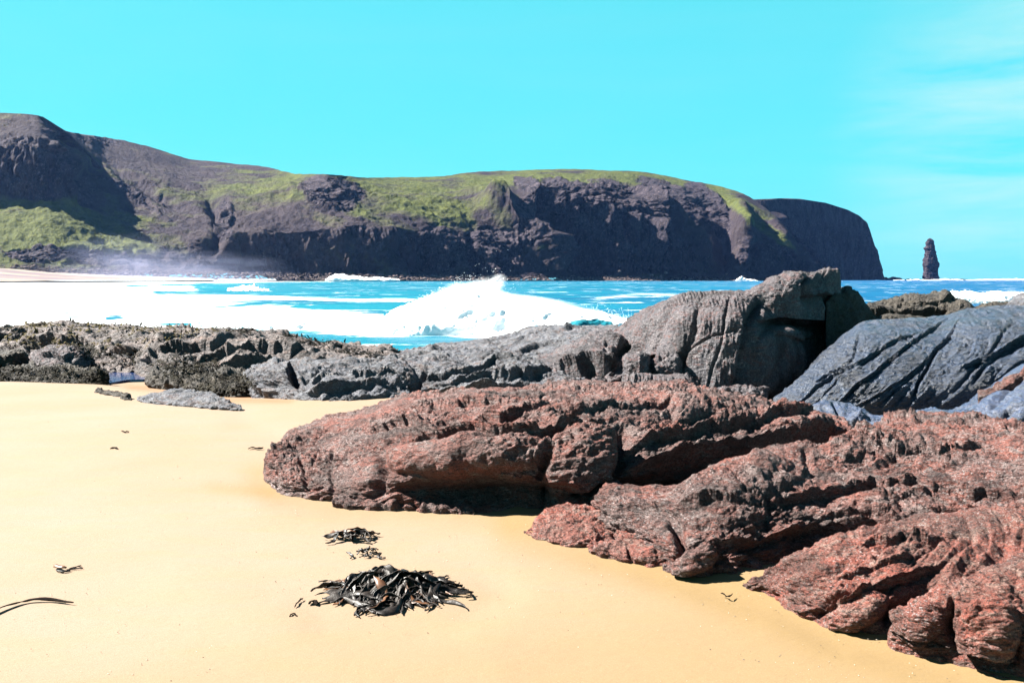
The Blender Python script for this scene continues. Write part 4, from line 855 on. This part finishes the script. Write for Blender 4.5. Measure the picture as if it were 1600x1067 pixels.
# ------------------------------------------------------------ sea
SEAZ = -1.3
def sea():
    pys = 436 + np.concatenate([np.geomspace(0.6, 12, 100)[:-1], np.linspace(12, 150, 230)])
    pxs = np.concatenate([np.linspace(-1100, -100, 50)[:-1], np.linspace(-100, 1700, 480), np.linspace(1700, 2700, 50)[1:]])
    Y = (EYE - SEAZ) * FPX / (pys - 436)
    P0 = unproj(np.repeat(pxs[None], len(Y), 0), np.repeat(pys[:, None], len(pxs), 1), np.repeat(Y[:, None], len(pxs), 1))
    X = (pxs[None] - 800) / FPX * Y[:, None] * 1.0; YY = np.repeat(Y[:, None], len(pxs), 1)
    Q = np.stack([X, YY, 0 * X], -1)
    ph = YY * 0.42 + X * 0.10 + 2.2 * fbm(Q * np.array([0.012, 0.02, 1]), 3)
    a1 = 0.16 * np.clip(0.5 + 1.5 * perlin(Q * 0.02), 0.1, 1.3)
    z = SEAZ + a1 * (np.abs(np.sin(ph * 0.5)) ** 0.6 * -1 + 0.5) * sstep(600, 200, YY)
    z += 0.09 * fbm(Q * np.array([0.25, 0.5, 1]), 4, 0.6, 2.1, 'r') * sstep(500, 120, YY)
    z += 0.5 * fbm(Q * np.array([0.01, 0.02, 1]) + 3, 3) * sstep(150, 700, YY)
    px, py = np.repeat(pxs[None], len(Y), 0), np.repeat(pys[:, None], len(pxs), 1)
    wx = px + fbm(Q * 0.10, 3) * 26; wy = py + fbm(Q * np.array([0.05, 0.3, 1]) + 7, 3) * 3
    f = 1.0 * sstep(520, 150, wx + (wy - 470) * 1.2)                                   # white water towards the left beach
    def band(pts, wd, k):
        d, _, _ = polydist(wx, (wy - 436) * 1.0 + 436, pts); return k * np.exp(-(d / wd) ** 2)
    f = f + band([(100, 438), (320, 437), (520, 437)], 3.2, 1.2) + band([(260, 462), (400, 464), (560, 470), (640, 469)], 3.2, 0.85) - band([(310, 449), (380, 449), (620, 448)], 5, 1.1) - band([(240, 457), (340, 458), (620, 460)], 2.5, 0.9)
    f = f + band([(200, 490), (420, 486), (600, 498)], 9, 1.2) + band([(430, 505), (560, 515), (700, 520), (820, 522)], 11, 1.1) - band([(460, 474), (560, 480), (620, 482)], 5, 1.3) - band([(560, 533), (700, 528), (760, 532)], 5, 0.75)
    f = f + band([(560, 541), (680, 539)], 4, 0.5) + band([(930, 468), (1000, 459), (1060, 461)], 4, 0.45) + band([(860, 502), (930, 498), (990, 503)], 4, 0.4) + band([(1350, 481), (1440, 470)], 5, 0.5) + band([(1470, 472), (1600, 470)], 4, 1.0)
    f = f - band([(170, 497), (300, 492), (380, 499)], 1.8, 0.85) - band([(40, 508), (210, 510)], 1.3, 0.7) - band([(190, 447), (330, 444)], 1.4, 0.9) - band([(150, 478), (330, 480), (420, 473)], 1.2, 0.75) - band([(60, 466), (260, 470)], 0.9, 0.7) - band([(250, 505), (420, 512), (520, 516)], 1.2, 0.8) - band([(80, 488), (240, 487)], 0.8, 0.7)
    f = f + band([(470, 436.9), (620, 437.2)], 1.2, 0.7) + band([(700, 437.4), (1260, 437.6)], 0.7, 0.35)
    deep = sstep(700, 1500, px) * 0.75 + 0.25 * sstep(445, 437, py)
    shal = sstep(700, 200, px)
    m = Mat('sea_water'); M = m
    geo = M.n('ShaderNodeNewGeometry').outputs['Position']
    n1 = M.noise(0.9, 6, 0.7, 0.6, M.mapping((0.25, 0.9, 1), src=geo)); n2 = M.noise(0.045, 6, 0.65, 0.3, M.mapping((0.45, 1.1, 1), src=geo)); n3 = M.noise(4.0, 4, 0.7, 0.2, M.mapping((0.4, 1, 1), src=geo))
    c = M.mix(M.attr('deep'), (0.0015, 0.092, 0.135), (0.0008, 0.036, 0.125))
    c = M.mix(M.attr('shal'), c, (0.006, 0.125, 0.160))
    c = M.mix(M.rng(n2, 0.44, 0.62, 0, 0.65), c, (0.0005, 0.026, 0.085))
    c = M.mix(M.rng(n1, 0.5, 0.7, 0, 0.35), c, (0.03, 0.15, 0.17))
    fo = M.math('ADD', M.attr('foam'), M.math('MULTIPLY', M.math('SUBTRACT', n1, 0.5), 2.0))
    fo = M.math('ADD', fo, M.math('MULTIPLY', M.math('SUBTRACT', n3, 0.5), 0.9))
    cap = M.rng(M.noise(0.30, 5, 0.75, 0.2, M.mapping((0.25, 0.55, 1), src=geo)), 0.615, 0.64, 0, 0.9)
    fm = M.math('MAXIMUM', M.rng(fo, 0.42, 0.72), cap)
    col = M.mix(fm, c, (0.72, 0.76, 0.78))
    col = M.mix(M.math('MULTIPLY', fm, M.rng(n2, 0.53, 0.64, 0, 0.93)), col, (0.06, 0.17, 0.20))
    M.base(col, M.rng(fm, 0, 1, 0.45, 0.9), 0.10)
    b = M.bump(n3, 0.5, 0.10); b = M.bump(n1, 0.6, 0.35, b); M.l(b, M.b.inputs['Normal'])
    G = np.stack([X, YY, z], -1)
    tag(link('sea', mesh_arrays('sea', G, gridfaces(len(pxs), len(Y)), attrs={'foam': f, 'deep': deep, 'shal': shal}), M.m), 'turquoise sea streaked with white surf', kind='structure')
sea()

# distant beach left of the bay
def far_beach():
    xs = np.linspace(-1000, 330, 160); G = []
    for k, (py0, py1) in enumerate(zip(np.linspace(0, 1, 14), np.linspace(0, 1, 14))):
        t = py0
        bot = np.interp(xs, [-1000, 0, 120, 330], [441, 440, 437.6, 436.9]); top = np.interp(xs, [-1000, 0, 120, 330], [414, 419, 427, 434.8])
        py = bot * (1 - t) + top * t
        Yb = np.interp(xs, [-300, 0, 330], [640, 690, 830]) * HS
        G.append(unproj(xs, py, Yb * (0.80 + 0.2 * t)))
    G = np.stack(G); G[..., 2] += fbm(G * np.array([0.01, 0.03, 0]), 3) * 0.6
    M = Mat('far_sand'); n = M.noise(0.02, 5, 0.6, 0.3, M.mapping((0.3, 2, 1)))
    M.base(M.mix(M.rng(n, 0.45, 0.58), (0.19, 0.165, 0.13), (0.105, 0.075, 0.085)), 0.6, 0.3)
    tag(link('far_beach', mesh_arrays('far_beach', G, gridfaces(len(xs), 14)), M.m), 'pale beach across the bay under the hillside', kind='structure')
far_beach()

# ------------------------------------------------------------ breaking waves and spray
def foam_mat():
    M = Mat('wave_foam'); n = M.noise(2.2, 6, 0.7, 0.4); e = M.attr('face')
    c = M.mix(M.rng(M.math('SUBTRACT', e, M.math('MULTIPLY', M.math('SUBTRACT', n, 0.5), 1.6)), 0.35, 0.75), (0.80, 0.81, 0.82), (0.006, 0.13, 0.17))
    M.base(c, 0.8, 0.1); M.b.inputs['Subsurface Weight'].default_value = 0.0
    M.l(M.bump(n, 0.35, 0.08), M.b.inputs['Normal']); return M.m
foamm = foam_mat()
zf = lambda px, py, G: px * 0
rock('breaking_wave', 'big white breaking wave throwing spray in the middle of the bay',
     [(540, 528, 522, 0.5, 1.6, 56), (580, 528, 508, 1.2, 1.6, 55.5), (610, 528, 488, 2.2, 1.6, 55), (650, 528, 468, 3, 1.7, 55), (690, 529, 454, 3.5, 1.8, 55), (718, 530, 446, 3.6, 1.8, 55), (740, 530, 450, 3.6, 1.8, 55), (775, 530, 461, 3.4, 1.8, 55), (820, 530, 471, 3.2, 1.8, 55), (860, 528, 480, 3, 1.8, 55), (900, 522, 485, 2.6, 1.8, 55.5), (940, 515, 490, 2, 1.8, 56.5), (985, 510, 499, 1.2, 1.8, 57), (1030, 508, 505, 0.3, 1.8, 57)],
     foamm, 420, 160, (2.2, 0.20), (1.8, 0.12), None, 0.012, cat='wave', sink=0.5,
     attrs={'face': lambda px, py, G: np.exp(-(((px - 925) / 42) ** 2 + ((py - 506) / 8) ** 2) ** 2) * 1.1})
rock('breaking_wave', 'long low line of tumbling white foam left of the big wave',
     [(300, 516, 506, 0.5, 1.6, 63), (340, 518, 490, 1.6, 1.6, 62), (400, 520, 484, 2.4, 1.6, 61), (440, 520, 489, 2.4, 1.6, 60.5), (480, 522, 494, 2.2, 1.6, 60), (540, 524, 498, 2, 1.6, 59), (600, 526, 503, 1.6, 1.6, 58), (660, 528, 520, 0.4, 1.6, 57)], foamm, 260, 90, (2, 0.12), (1.1, 0.18), None, 0.04, cat='wave', sink=0.5, attrs={'face': zf})
rock('breaking_wave', 'white surf line breaking beyond the brown rocks at right',
     [(1462, 476, 472, 0.5, 1.6, 128), (1475, 478, 462, 2, 1.8, 127), (1490, 478, 453.5, 3, 2, 127), (1510, 478, 456, 3, 2, 127), (1545, 478, 458, 3, 2, 127), (1565, 478, 454.5, 3, 2, 127), (1585, 478, 456, 3, 2, 127), (1620, 478, 460, 3, 2, 127), (1680, 476, 468, 1, 1.8, 128)], foamm, 260, 70, (2.5, 0.25), (1.6, 0.3), None, 0.06, cat='wave', sink=0.5, attrs={'face': lambda px, py, G: sstep(463, 471, py) * 0.55})
rock('breaking_wave', 'small white wave crest curling in the far turquoise band of the bay',
     [(355, 456, 453.5, 1, 1.6, 260), (375, 456.5, 450, 5, 1.8, 258), (388, 456.5, 446, 6, 1.8, 258), (400, 456, 448, 5, 1.8, 258), (420, 455, 451.5, 2, 1.6, 260)], foamm, 90, 40, (5, 0.5), (4, 0.6), None, 0.1, cat='wave', sink=0.5, attrs={'face': zf})
rock('breaking_wave', 'white surf plume bursting at the foot of the far cliffs',
     [(508, 438, 436, 2, 1.6, 1200), (522, 438, 431, 8, 1.8, 1198), (535, 438, 428.5, 10, 1.8, 1198), (550, 438, 431, 9, 1.8, 1198), (575, 438, 434, 8, 1.8, 1199), (600, 438, 435, 6, 1.8, 1200), (625, 438, 437, 2, 1.6, 1200)], foamm, 90, 40, (14, 1.4), (10, 1.5), None, 0.3, cat='wave', sink=1.0, attrs={'face': zf})
rock('breaking_wave', 'thin distant line of white breakers along the horizon beyond the sea stack',
     [(1395, 438.4, 437.8, 4, 1.6, 2300), (1480, 438.4, 437, 10, 1.6, 2290), (1540, 438.4, 436.6, 10, 1.6, 2290), (1575, 438.4, 434.8, 10, 1.6, 2290), (1620, 438.4, 436.2, 10, 1.6, 2290), (1700, 438.4, 438, 4, 1.6, 2300)], foamm, 160, 30, (30, 2), (20, 2), None, 0.4, cat='wave', sink=1.0, attrs={'face': zf})

rock('breaking_wave', 'tiny white splash at the cliff foot just left of the domed rock top',
     [(1148, 439, 437.5, 2, 1.6, 1600), (1155, 439, 434.5, 4, 1.8, 1600), (1159, 439, 431.5, 4, 1.8, 1600), (1164, 439, 435, 4, 1.8, 1600), (1174, 439, 436, 4, 1.8, 1600), (1184, 439, 438, 2, 1.6, 1600)], foamm, 70, 40, (8, 1.0), (6, 1.0), None, 0.2, cat='wave', sink=1.0, attrs={'face': zf})

def vol_mat(name, dens, col, nscale=None):
    m = bpy.data.materials.new(name); m.use_nodes = True; t = m.node_tree; t.nodes.clear()
    o = t.nodes.new('ShaderNodeOutputMaterial'); v = t.nodes.new('ShaderNodeVolumePrincipled'); t.links.new(v.outputs[0], o.inputs['Volume'])
    v.inputs['Color'].default_value = (*col, 1); v.inputs['Density'].default_value = dens; v.inputs['Anisotropy'].default_value = 0.2
    if nscale:
        tc = t.nodes.new('ShaderNodeTexCoord'); ns = t.nodes.new('ShaderNodeTexNoise'); ns.inputs['Scale'].default_value = nscale; ns.inputs['Detail'].default_value = 4; ns.inputs['Roughness'].default_value = 0.65; ns.inputs['Distortion'].default_value = 0.6
        mp = t.nodes.new('ShaderNodeMapping'); mp.inputs['Rotation'].default_value = (0, 0.5, 0); mp.inputs['Scale'].default_value = (0.5, 0.8, 1.3)
        t.links.new(tc.outputs['Object'], mp.inputs[0]); t.links.new(mp.outputs[0], ns.inputs['Vector'])
        ln = t.nodes.new('ShaderNodeVectorMath'); ln.operation = 'LENGTH'; t.links.new(tc.outputs['Object'], ln.inputs[0])
        a = t.nodes.new('ShaderNodeMapRange'); a.inputs[1].default_value = 1.0; a.inputs[2].default_value = 0.25; a.inputs[3].default_value = 0; a.inputs[4].default_value = 1; t.links.new(ln.outputs['Value'], a.inputs[0])
        b = t.nodes.new('ShaderNodeMapRange'); b.inputs[1].default_value = 0.42; b.inputs[2].default_value = 0.66; b.inputs[3].default_value = 0; b.inputs[4].default_value = dens; t.links.new(ns.outputs[0], b.inputs[0])
        mu = t.nodes.new('ShaderNodeMath'); mu.operation = 'MULTIPLY'; t.links.new(a.outputs[0], mu.inputs[0]); t.links.new(b.outputs[0], mu.inputs[1]); t.links.new(mu.outputs[0], v.inputs['Density'])
    return m
def mist(px, py, Y, rx, ry, rz, mat, rot, label):
    v, f = ico_mesh(3); p = unproj(px, py, Y)
    o = link('spray', mesh_arrays('spray', v, f), mat, loc=tuple(p)); o.scale = (rx, ry, rz); o.rotation_euler = (0, rot, 0)
    tag(o, label, 'spray', kind='stuff')
sv = vol_mat('spray_volume', 4.0, (0.95, 0.97, 1.0), 2.4)
mist(690, 480, 58, 3.6, 1.6, 0.9, sv, -0.32, 'white spray lifting off the left shoulder of the big wave')
mist(765, 464, 58, 2.8, 1.4, 0.6, sv, 0.22, 'white spray blown right off the top of the big wave')
mist(850, 480, 58, 4.0, 1.4, 0.6, sv, 0.15, 'white spray along the right shoulder of the big wave')
mist(738, 460, 58.4, 2.3, 1.3, 0.75, sv, -0.45, 'white spray plume thrown up from the peak of the big wave')
mv = vol_mat('mist_volume', 0.005, (0.62, 0.68, 1.0), 1.6)
mist(270, 424, 1090, 140, 60, 26, mv, 0, 'pale violet spray mist drifting before the far cliff foot')
mist(190, 420, 1040, 90, 50, 40, mv, 0, 'pale violet spray mist rising over the far beach end')

def droplets():
    r = np.random.RandomState(5); bv, bf = ico_mesh(1); V = []; F = []; k = 0
    crest = np.array([(580, 505), (610, 490), (650, 470), (690, 454), (718, 444), (740, 448), (775, 462), (820, 472), (870, 480), (930, 488), (985, 497)], float)
    for i in range(2600):
        px = r.uniform(585, 985); cy = np.interp(px, crest[:, 0], crest[:, 1])
        h = r.exponential(5.0) * (1.4 if 690 < px < 790 else 0.7)
        p = unproj(px + h * 0.8 + r.normal() * 2, cy - h + 3, 58 + r.normal() * 0.8); s = r.uniform(0.005, 0.018)
        V.append(bv * s * np.array([1.3, 1, 1]) + p); F.append(bf + k); k += len(bv)
    tag(link('spray_droplets', mesh_arrays('spray_droplets', np.concatenate(V), np.concatenate(F)), foamm), 'flying water drops above the crest of the big wave', 'spray', kind='stuff')
droplets()

# ------------------------------------------------------------ tide pool
def pool():
    r = np.random.RandomState(4); a = np.linspace(0, 2 * math.pi, 48, endpoint=False)
    c = onsand(188, 594); R = 1 + 0.22 * np.sin(3 * a + 1) + 0.12 * np.sin(5 * a + 2)
    V = [(0, 0, 0)] + [(0.68 * q * math.cos(t), 1.15 * q * math.sin(t), 0) for t, q in zip(a, R)]
    V += [(x * 1.03, y * 1.03, -0.10) for x, y, z in V[1:]]
    F = [(0, i + 1, (i + 1) % 48 + 1) for i in range(48)] + [(i + 1, i + 49, (i + 1) % 48 + 49, (i + 1) % 48 + 1) for i in range(48)]
    me = bpy.data.meshes.new('tide_pool'); me.from_pydata(V, [], F); me.update()
    M = Mat('pool_water'); M.base((0.010, 0.022, 0.075), 0.12, 0.5); M.l(M.bump(M.noise(6, 3, 0.5), 0.15, 0.02), M.b.inputs['Normal'])
    tag(link('tide_pool', me, M.m, loc=(c[0], c[1], c[2] + 0.06)), 'small blue pool of water left between wrack and ridge', kind='structure')
pool()

# ------------------------------------------------------------ kelp
def kelp_mat():
    M = Mat('wet_kelp'); n = M.noise(14, 4, 0.6, 0.3); n2 = M.noise(180, 3, 0.7)
    c = M.mix(M.rng(n, 0.40, 0.62), (0.0045, 0.0035, 0.003), (0.010, 0.006, 0.004)); c = M.mix(M.rng(n2, 0.60, 0.68, 0, 0.6), c, (0.10, 0.085, 0.07))
    M.base(c, M.rng(n, 0.4, 0.6, 0.36, 0.60), 0.28); M.l(M.bump(n2, 0.5, 0.002, M.bump(n, 0.4, 0.01)), M.b.inputs['Normal']); return M.m
kelpm = kelp_mat()
def brown_kelp():
    M = Mat('brown_kelp'); n = M.noise(30, 4, 0.6); M.base(M.mix(M.rng(n, 0.35, 0.65), (0.045, 0.018, 0.008), (0.11, 0.05, 0.022)), 0.45, 0.4); return M.m
brownk = brown_kelp()
def ribbon(P, W, tw, th=0.003, cup=0.25, ruffle=0.0, seed=0):
    """flat strap along the points P; W half widths; tw roll angle along it"""
    n = len(P); T = np.gradient(P, axis=0); T /= np.maximum(np.linalg.norm(T, axis=1, keepdims=True), 1e-9)
    up = np.array([0, 0, 1.0]); S_ = np.cross(T, up); S_ /= np.maximum(np.linalg.norm(S_, axis=1, keepdims=True), 1e-6); U = np.cross(S_, T)
    c, s = np.cos(tw)[:, None], np.sin(tw)[:, None]; S2 = S_ * c + U * s; U2 = -S_ * s + U * c
    k = 5; top = []; bot = []
    for j in range(k):
        v = j / (k - 1) * 2 - 1
        ru = ruffle * np.sin(np.arange(n) * 1.3 + seed + (v > 0) * 2) * abs(v) ** 2
        q = P + S2 * (W * v)[:, None] + U2 * ((1 - v * v) * W * cup + ru)[:, None]
        top.append(q + U2 * th / 2); bot.append(q - U2 * th / 2)
    ring = np.stack(top + bot[::-1], 0).transpose(1, 0, 2)
    F = gridfaces(2 * k, n, True)
    V = ring.reshape(-1, 3)
    F = list(map(tuple, F.tolist())) + [tuple(range(2 * k))[::-1], tuple(range((n - 1) * 2 * k, n * 2 * k))]
    return V, F
def frond(parent, origin, P, W, tw, mat, th=0.003, cup=0.25, ruffle=0.0, seed=0, name='frond'):
    V, F = ribbon(P, W, tw, th, cup, ruffle, seed); me = bpy.data.meshes.new(name); me.from_pydata((V - np.array(origin) if parent else V - np.array(origin)).tolist(), [], F); me.update()
    for p_ in me.polygons: p_.use_smooth = True
    o = link(name, me, mat, parent, loc=(0, 0, 0) if parent else tuple(origin)); return o
def pile(name, label, cpx, cpy, rx, ry, hgt, n, seed, L=(0.25, 0.6), W=(0.012, 0.028), spill=1.0):
    r = np.random.RandomState(seed); c = onsand(cpx, cpy)
    e = bpy.data.objects.new(name, None); COL.objects.link(e); e.location = tuple(c); tag(e, label, 'kelp')
    for i in range(n):
        a = r.rand() * 2 * math.pi; q = math.sqrt(r.rand()) * 0.85; sx, sy = q * rx * math.cos(a), q * ry * math.sin(a)
        ln = r.uniform(*L); m = 26; hd = r.normal(0, 0.5) + (math.pi if r.rand() < 0.5 else 0) + (0.35 * np.sign(sx * sy + 1e-6))
        cur = r.normal(0, 2.2) / m; pts = []; x, y = sx - math.cos(hd) * ln / 2, sy - math.sin(hd) * ln / 2
        lift = r.uniform(0.0, 1.0); wv = r.uniform(1, 3); ph = r.rand() * 6
        for j in range(m):
            t = j / (m - 1); hd += cur + 0.10 * math.sin(wv * 2 * t * 3 + ph); x += math.cos(hd) * ln / m; y += math.sin(hd) * ln / m
            d2 = (x / rx) ** 2 + (y / ry) ** 2; mound = hgt * math.exp(-d2 * 1.1) * (0.25 + 0.75 * lift)
            arch = 0.030 * abs(math.sin(wv * t * math.pi + ph)) * math.exp(-d2 * 0.7)
            z = mound + arch + 0.006 + 0.004 * r.rand() * 0
            pts.append((c[0] + x, c[1] + y, float(sandz(c[0] + x, c[1] + y)) + z))
        P = np.array(pts); P[:, 2] = blur1(P[:, 2], 1.2, 0); t = np.linspace(0, 1, m)
        w0 = r.uniform(*W); Wd = w0 * np.clip(np.minimum(t * 7, (1 - t) * 4), 0.12, 1) * (1 + 0.15 * np.sin(t * 20 + ph))
        tw = r.normal(0, 0.35) + 0.9 * np.sin(t * r.uniform(2, 6) + ph) * math.exp(-((sx / rx) ** 2 + (sy / ry) ** 2) * 0.2)
        frond(e, c, P, Wd, tw, brownk if r.rand() < 0.10 else kelpm, 0.003, r.uniform(-0.1, 0.35), 0.005, i)
    return e, c
pile('kelp_pile', 'large heap of tangled glossy black kelp straps on open sand', 608, 926, 0.29, 0.11, 0.115, 150, 21, L=(0.22, 0.5), W=(0.007, 0.027))
pile('kelp_pile', 'smaller loose string of black kelp scraps behind the large heap', 552, 842, 0.15, 0.11, 0.035, 15, 22, L=(0.14, 0.30), W=(0.008, 0.020))
pile('kelp_pile', 'thin scatter of small black kelp pieces between the two heaps', 578, 866, 0.10, 0.06, 0.012, 8, 23, L=(0.08, 0.16), W=(0.006, 0.013))
Md = Mat('dry_kelp'); Md.base((0.008, 0.006, 0.005), 0.9, 0.03)
def strap(label, pts, w, mat=Md.m, lift=0.006, cat='kelp', name='kelp_strap'):
    xs = np.array(pts, float); m = 22; t = np.linspace(0, 1, m); u = np.linspace(0, 1, len(xs))
    X = np.interp(t, u, xs[:, 0]); Yp = np.interp(t, u, xs[:, 1]); X = blur1(X, 1, 0); Yp = blur1(Yp, 1, 0)
    P = onsand(X, Yp); P[:, 2] += lift + lift * 1.2 * np.abs(np.sin(t * 7))
    Wd = w * np.clip(np.minimum(t * 6, (1 - t) * 6), 0.15, 1); c = P[m // 2].copy()
    o = frond(None, c, P, Wd, 0.5 * np.sin(t * 6), mat, 0.004, 0.3, 0.002, 1, name); tag(o, label, cat); return o
strap('long bent dark kelp strap crossing the sand at the far left edge', [(-60, 985), (0, 953), (30, 943), (50, 939), (85, 939), (118, 944)], 0.010)
e = bpy.data.objects.new('kelp_scrap', None); COL.objects.link(e); c_ = onsand(100, 889); e.location = tuple(c_); tag(e, 'small orange-brown kelp holdfast with two thin stalks on the left sand', 'kelp')
for k_, (pp_, w_, mt_, nm_) in enumerate((([(85, 888), (92, 891), (104, 892)], 0.016, brownk, 'holdfast'), ([(88, 893), (98, 895), (110, 893)], 0.006, kelpm, 'stalk'), ([(104, 892), (118, 890), (130, 889)], 0.003, kelpm, 'stalk'), ([(108, 890), (118, 888), (127, 885)], 0.003, kelpm, 'stalk'))):
    xs = np.array(pp_, float); P = onsand(np.interp(np.linspace(0, 2, 12), [0, 1, 2], xs[:, 0]), np.interp(np.linspace(0, 2, 12), [0, 1, 2], xs[:, 1])); P[:, 2] += 0.008 + (0.012 if k_ == 0 else 0)
    frond(e, c_, P, np.full(12, w_) * np.clip(np.minimum(np.linspace(0, 6, 12), np.linspace(6, 0, 12)), 0.2, 1), np.zeros(12), mt_, 0.005, 0.6, 0.002, k_, nm_)
for lb, pts, w_ in (('tiny dark weed scrap highest on the left sand', [(189, 674), (196, 676), (202, 675)], 0.012), ('tiny curled weed scrap just below the highest one on the left sand', [(172, 702), (178, 700), (185, 703)], 0.012),
                    ('flat black weed scrap on sand left of the red rock tip', [(387, 702), (396, 700), (404, 702), (412, 700)], 0.014), ('small squiggle of black weed on sand below the flaky rock fingers', [(1126, 928), (1132, 931), (1138, 935), (1145, 929)], 0.004),
                    ('dark weed scrap leaning on sand at the right of the large heap', [(722, 930), (735, 926), (738, 934), (728, 936)], 0.006), ('small twisted black scrap just left of the large heap', [(482, 945), (490, 940), (496, 946)], 0.012),
                    ('thin weed twig lying left of the twisted scrap', [(460, 950), (468, 940), (474, 936)], 0.004), ('tiny weed twig nearest the camera left of the large heap', [(452, 965), (458, 960), (464, 964)], 0.004)):
    strap(lb, pts, w_, name='weed_scrap', cat='seaweed', lift=0.005)

def shell_bits():
    r = np.random.RandomState(31); n = 900
    px = r.uniform(-20, 1500, n); py = 640 + 440 * r.rand(n) ** 0.8; P = onsand(px, py); P[:, 2] += 0.001
    s = r.uniform(0.0012, 0.0035, (n, 1)) * (0.6 + P[:, 1:2] / 8); V = []
    for k in range(5):
        a = k * 1.2566 + r.rand(n) * 0.5; V.append(P + np.stack([np.cos(a), np.sin(a), 0 * a], -1) * s * r.uniform(0.6, 1.4, (n, 1)))
    V.append(P + np.array([0, 0, 1.0]) * s * 0.8)
    V = np.stack(V, 1).reshape(-1, 3); i = np.arange(n)[:, None] * 6
    F = np.concatenate([i + [k, (k + 1) % 5, 5] for k in range(5)], 0)
    M = Mat('shell_grit'); q = M.noise(3.3, 2); M.base(M.mix(M.rng(q, 0.45, 0.55), (0.05, 0.035, 0.025), (0.30, 0.25, 0.20)), 0.7, 0.3)
    tag(link('shell_grit', mesh_arrays('shell_grit', V, F, smooth=False), M.m), 'tiny shell and grit fragments sprinkled over the sand', 'grit', kind='stuff')
shell_bits()

# ------------------------------------------------------------ wrack on the rocks
def wrack():
    r = np.random.RandomState(9)
    regs = [((70, 592), (105, 17), 0, 1700, 0), ((150, 590), (20, 16), 0, 300, 0), ((318, 592), (80, 24), 12, 1500, 0), ((375, 602), (35, 12), 20, 350, 0), ((120, 511), (230, 8), 0, 1300, 1), ((230, 528), (130, 10), -6, 450, 1), ((382, 519), (22, 4), 3, 260, 0),
            ((510, 540), (80, 7), 10, 900, 0), ((180, 560), (50, 16), 0, 300, 0), ((60, 530), (70, 12), 0, 200, 1), ((345, 618), (45, 8), 15, 150, 0), ((290, 620), (40, 5), 8, 120, 0), ((130, 552), (22, 14), 0, 250, 0)]
    pts = []; nr = []; fl = []
    names = [(G, n, proj(G)) for nm, G, n in SURF if G[..., 1].mean() > 15 and nm != 'breaking_wave']
    for (cx, cy), (rx, ry), a, cnt, fl_ in regs:
        a = math.radians(a); cand = []
        for G, n, (px, py) in names:
            dx = px - cx; dy = py - cy; u = (dx * math.cos(a) + dy * math.sin(a)) / rx; v = (-dx * math.sin(a) + dy * math.cos(a)) / ry
            w = u * u + v * v + 1.1 * perlin(G * 1.2)
            m = (w < 1) & (n[..., 1] < 0.35) & (n[..., 2] > 0.15) & (G[..., 2] > sandz(G[..., 0], G[..., 1]) - 0.03)
            if m.any():
                # weight by real area so that dense grids do not win
                ar = np.linalg.norm(np.cross(np.gradient(G, axis=1), np.gradient(G, axis=0)), axis=-1)[m]
                cand.append((G[m], n[m], ar))
        if not cand: continue
        P = np.concatenate([c[0] for c in cand]); Nn = np.concatenate([c[1] for c in cand]); A = np.concatenate([c[2] for c in cand])
        i = r.choice(len(P), cnt, p=A / A.sum()); pts.append(P[i]); nr.append(Nn[i]); fl.append(np.full(cnt, fl_))
    P = np.concatenate(pts); Nn = np.concatenate(nr); fl = np.concatenate(fl)
    B = 4; K = len(P) * B; P = np.repeat(P, B, 0) + r.normal(0, 0.03, (K, 3)); Nn = np.repeat(Nn, B, 0); fl = np.repeat(fl, B)
    d = r.normal(0, 1, (K, 3)); d[:, 2] -= 0.5; d -= Nn * np.sum(d * Nn, 1, keepdims=True) * 0.7; d /= np.linalg.norm(d, axis=1, keepdims=True)
    s = np.cross(d, Nn); s /= np.maximum(np.linalg.norm(s, axis=1, keepdims=True), 1e-5)
    L = r.uniform(0.04, 0.11, (K, 1)) * (P[:, 1:2] / 19); W = L * r.uniform(0.08, 0.2, (K, 1)); h = r.uniform(0.003, 0.014, (K, 1))
    V = np.stack([P + s * W, P - s * W, P + d * L * 0.5 + Nn * h - s * W * 1.3, P + d * L * 0.5 + Nn * h + s * W * 1.3, P + d * L + Nn * h * 0.2], 1)
    i = np.arange(K)[:, None] * 5
    F = np.concatenate([i + [0, 1, 2], i + [0, 2, 3], i + [3, 2, 4]], 0)
    M = Mat('wrack'); g = M.attr('olive'); n = M.noise(6, 3, 0.6)
    c = M.mix(M.rng(n, 0.4, 0.65), (0.005, 0.0045, 0.004), (0.019, 0.016, 0.009)); c = M.mix(M.math('MULTIPLY', g, M.rng(M.noise(1.4, 4, 0.6), 0.42, 0.56)), c, (0.060, 0.047, 0.014)); M.base(c, 0.75, 0.08)
    tag(link('wrack', mesh_arrays('wrack', V.reshape(-1, 3), F, smooth=False, attrs={'olive': np.repeat(fl, 5)}), M.m), 'dark bladder wrack covering the left shore rocks', 'seaweed', kind='stuff')
wrack()

# ------------------------------------------------------------ air
def haze():
    v = []; x0, x1, y0, y1, z0, z1 = -5200, 5200, -60, 8100, -4.5, 330
    V = [(x, y, z) for x in (x0, x1) for y in (y0, y1) for z in (z0, z1)]
    F = [(0, 1, 3, 2), (4, 6, 7, 5), (0, 4, 5, 1), (2, 3, 7, 6), (0, 2, 6, 4), (1, 5, 7, 3)]
    me = bpy.data.meshes.new('haze'); me.from_pydata(V, [], F); me.update()
    tag(link('haze', me, vol_mat('haze_air', 1.2e-5, (0.22, 0.42, 1.0))), 'thin blue sea haze filling the air', kind='stuff')
haze()
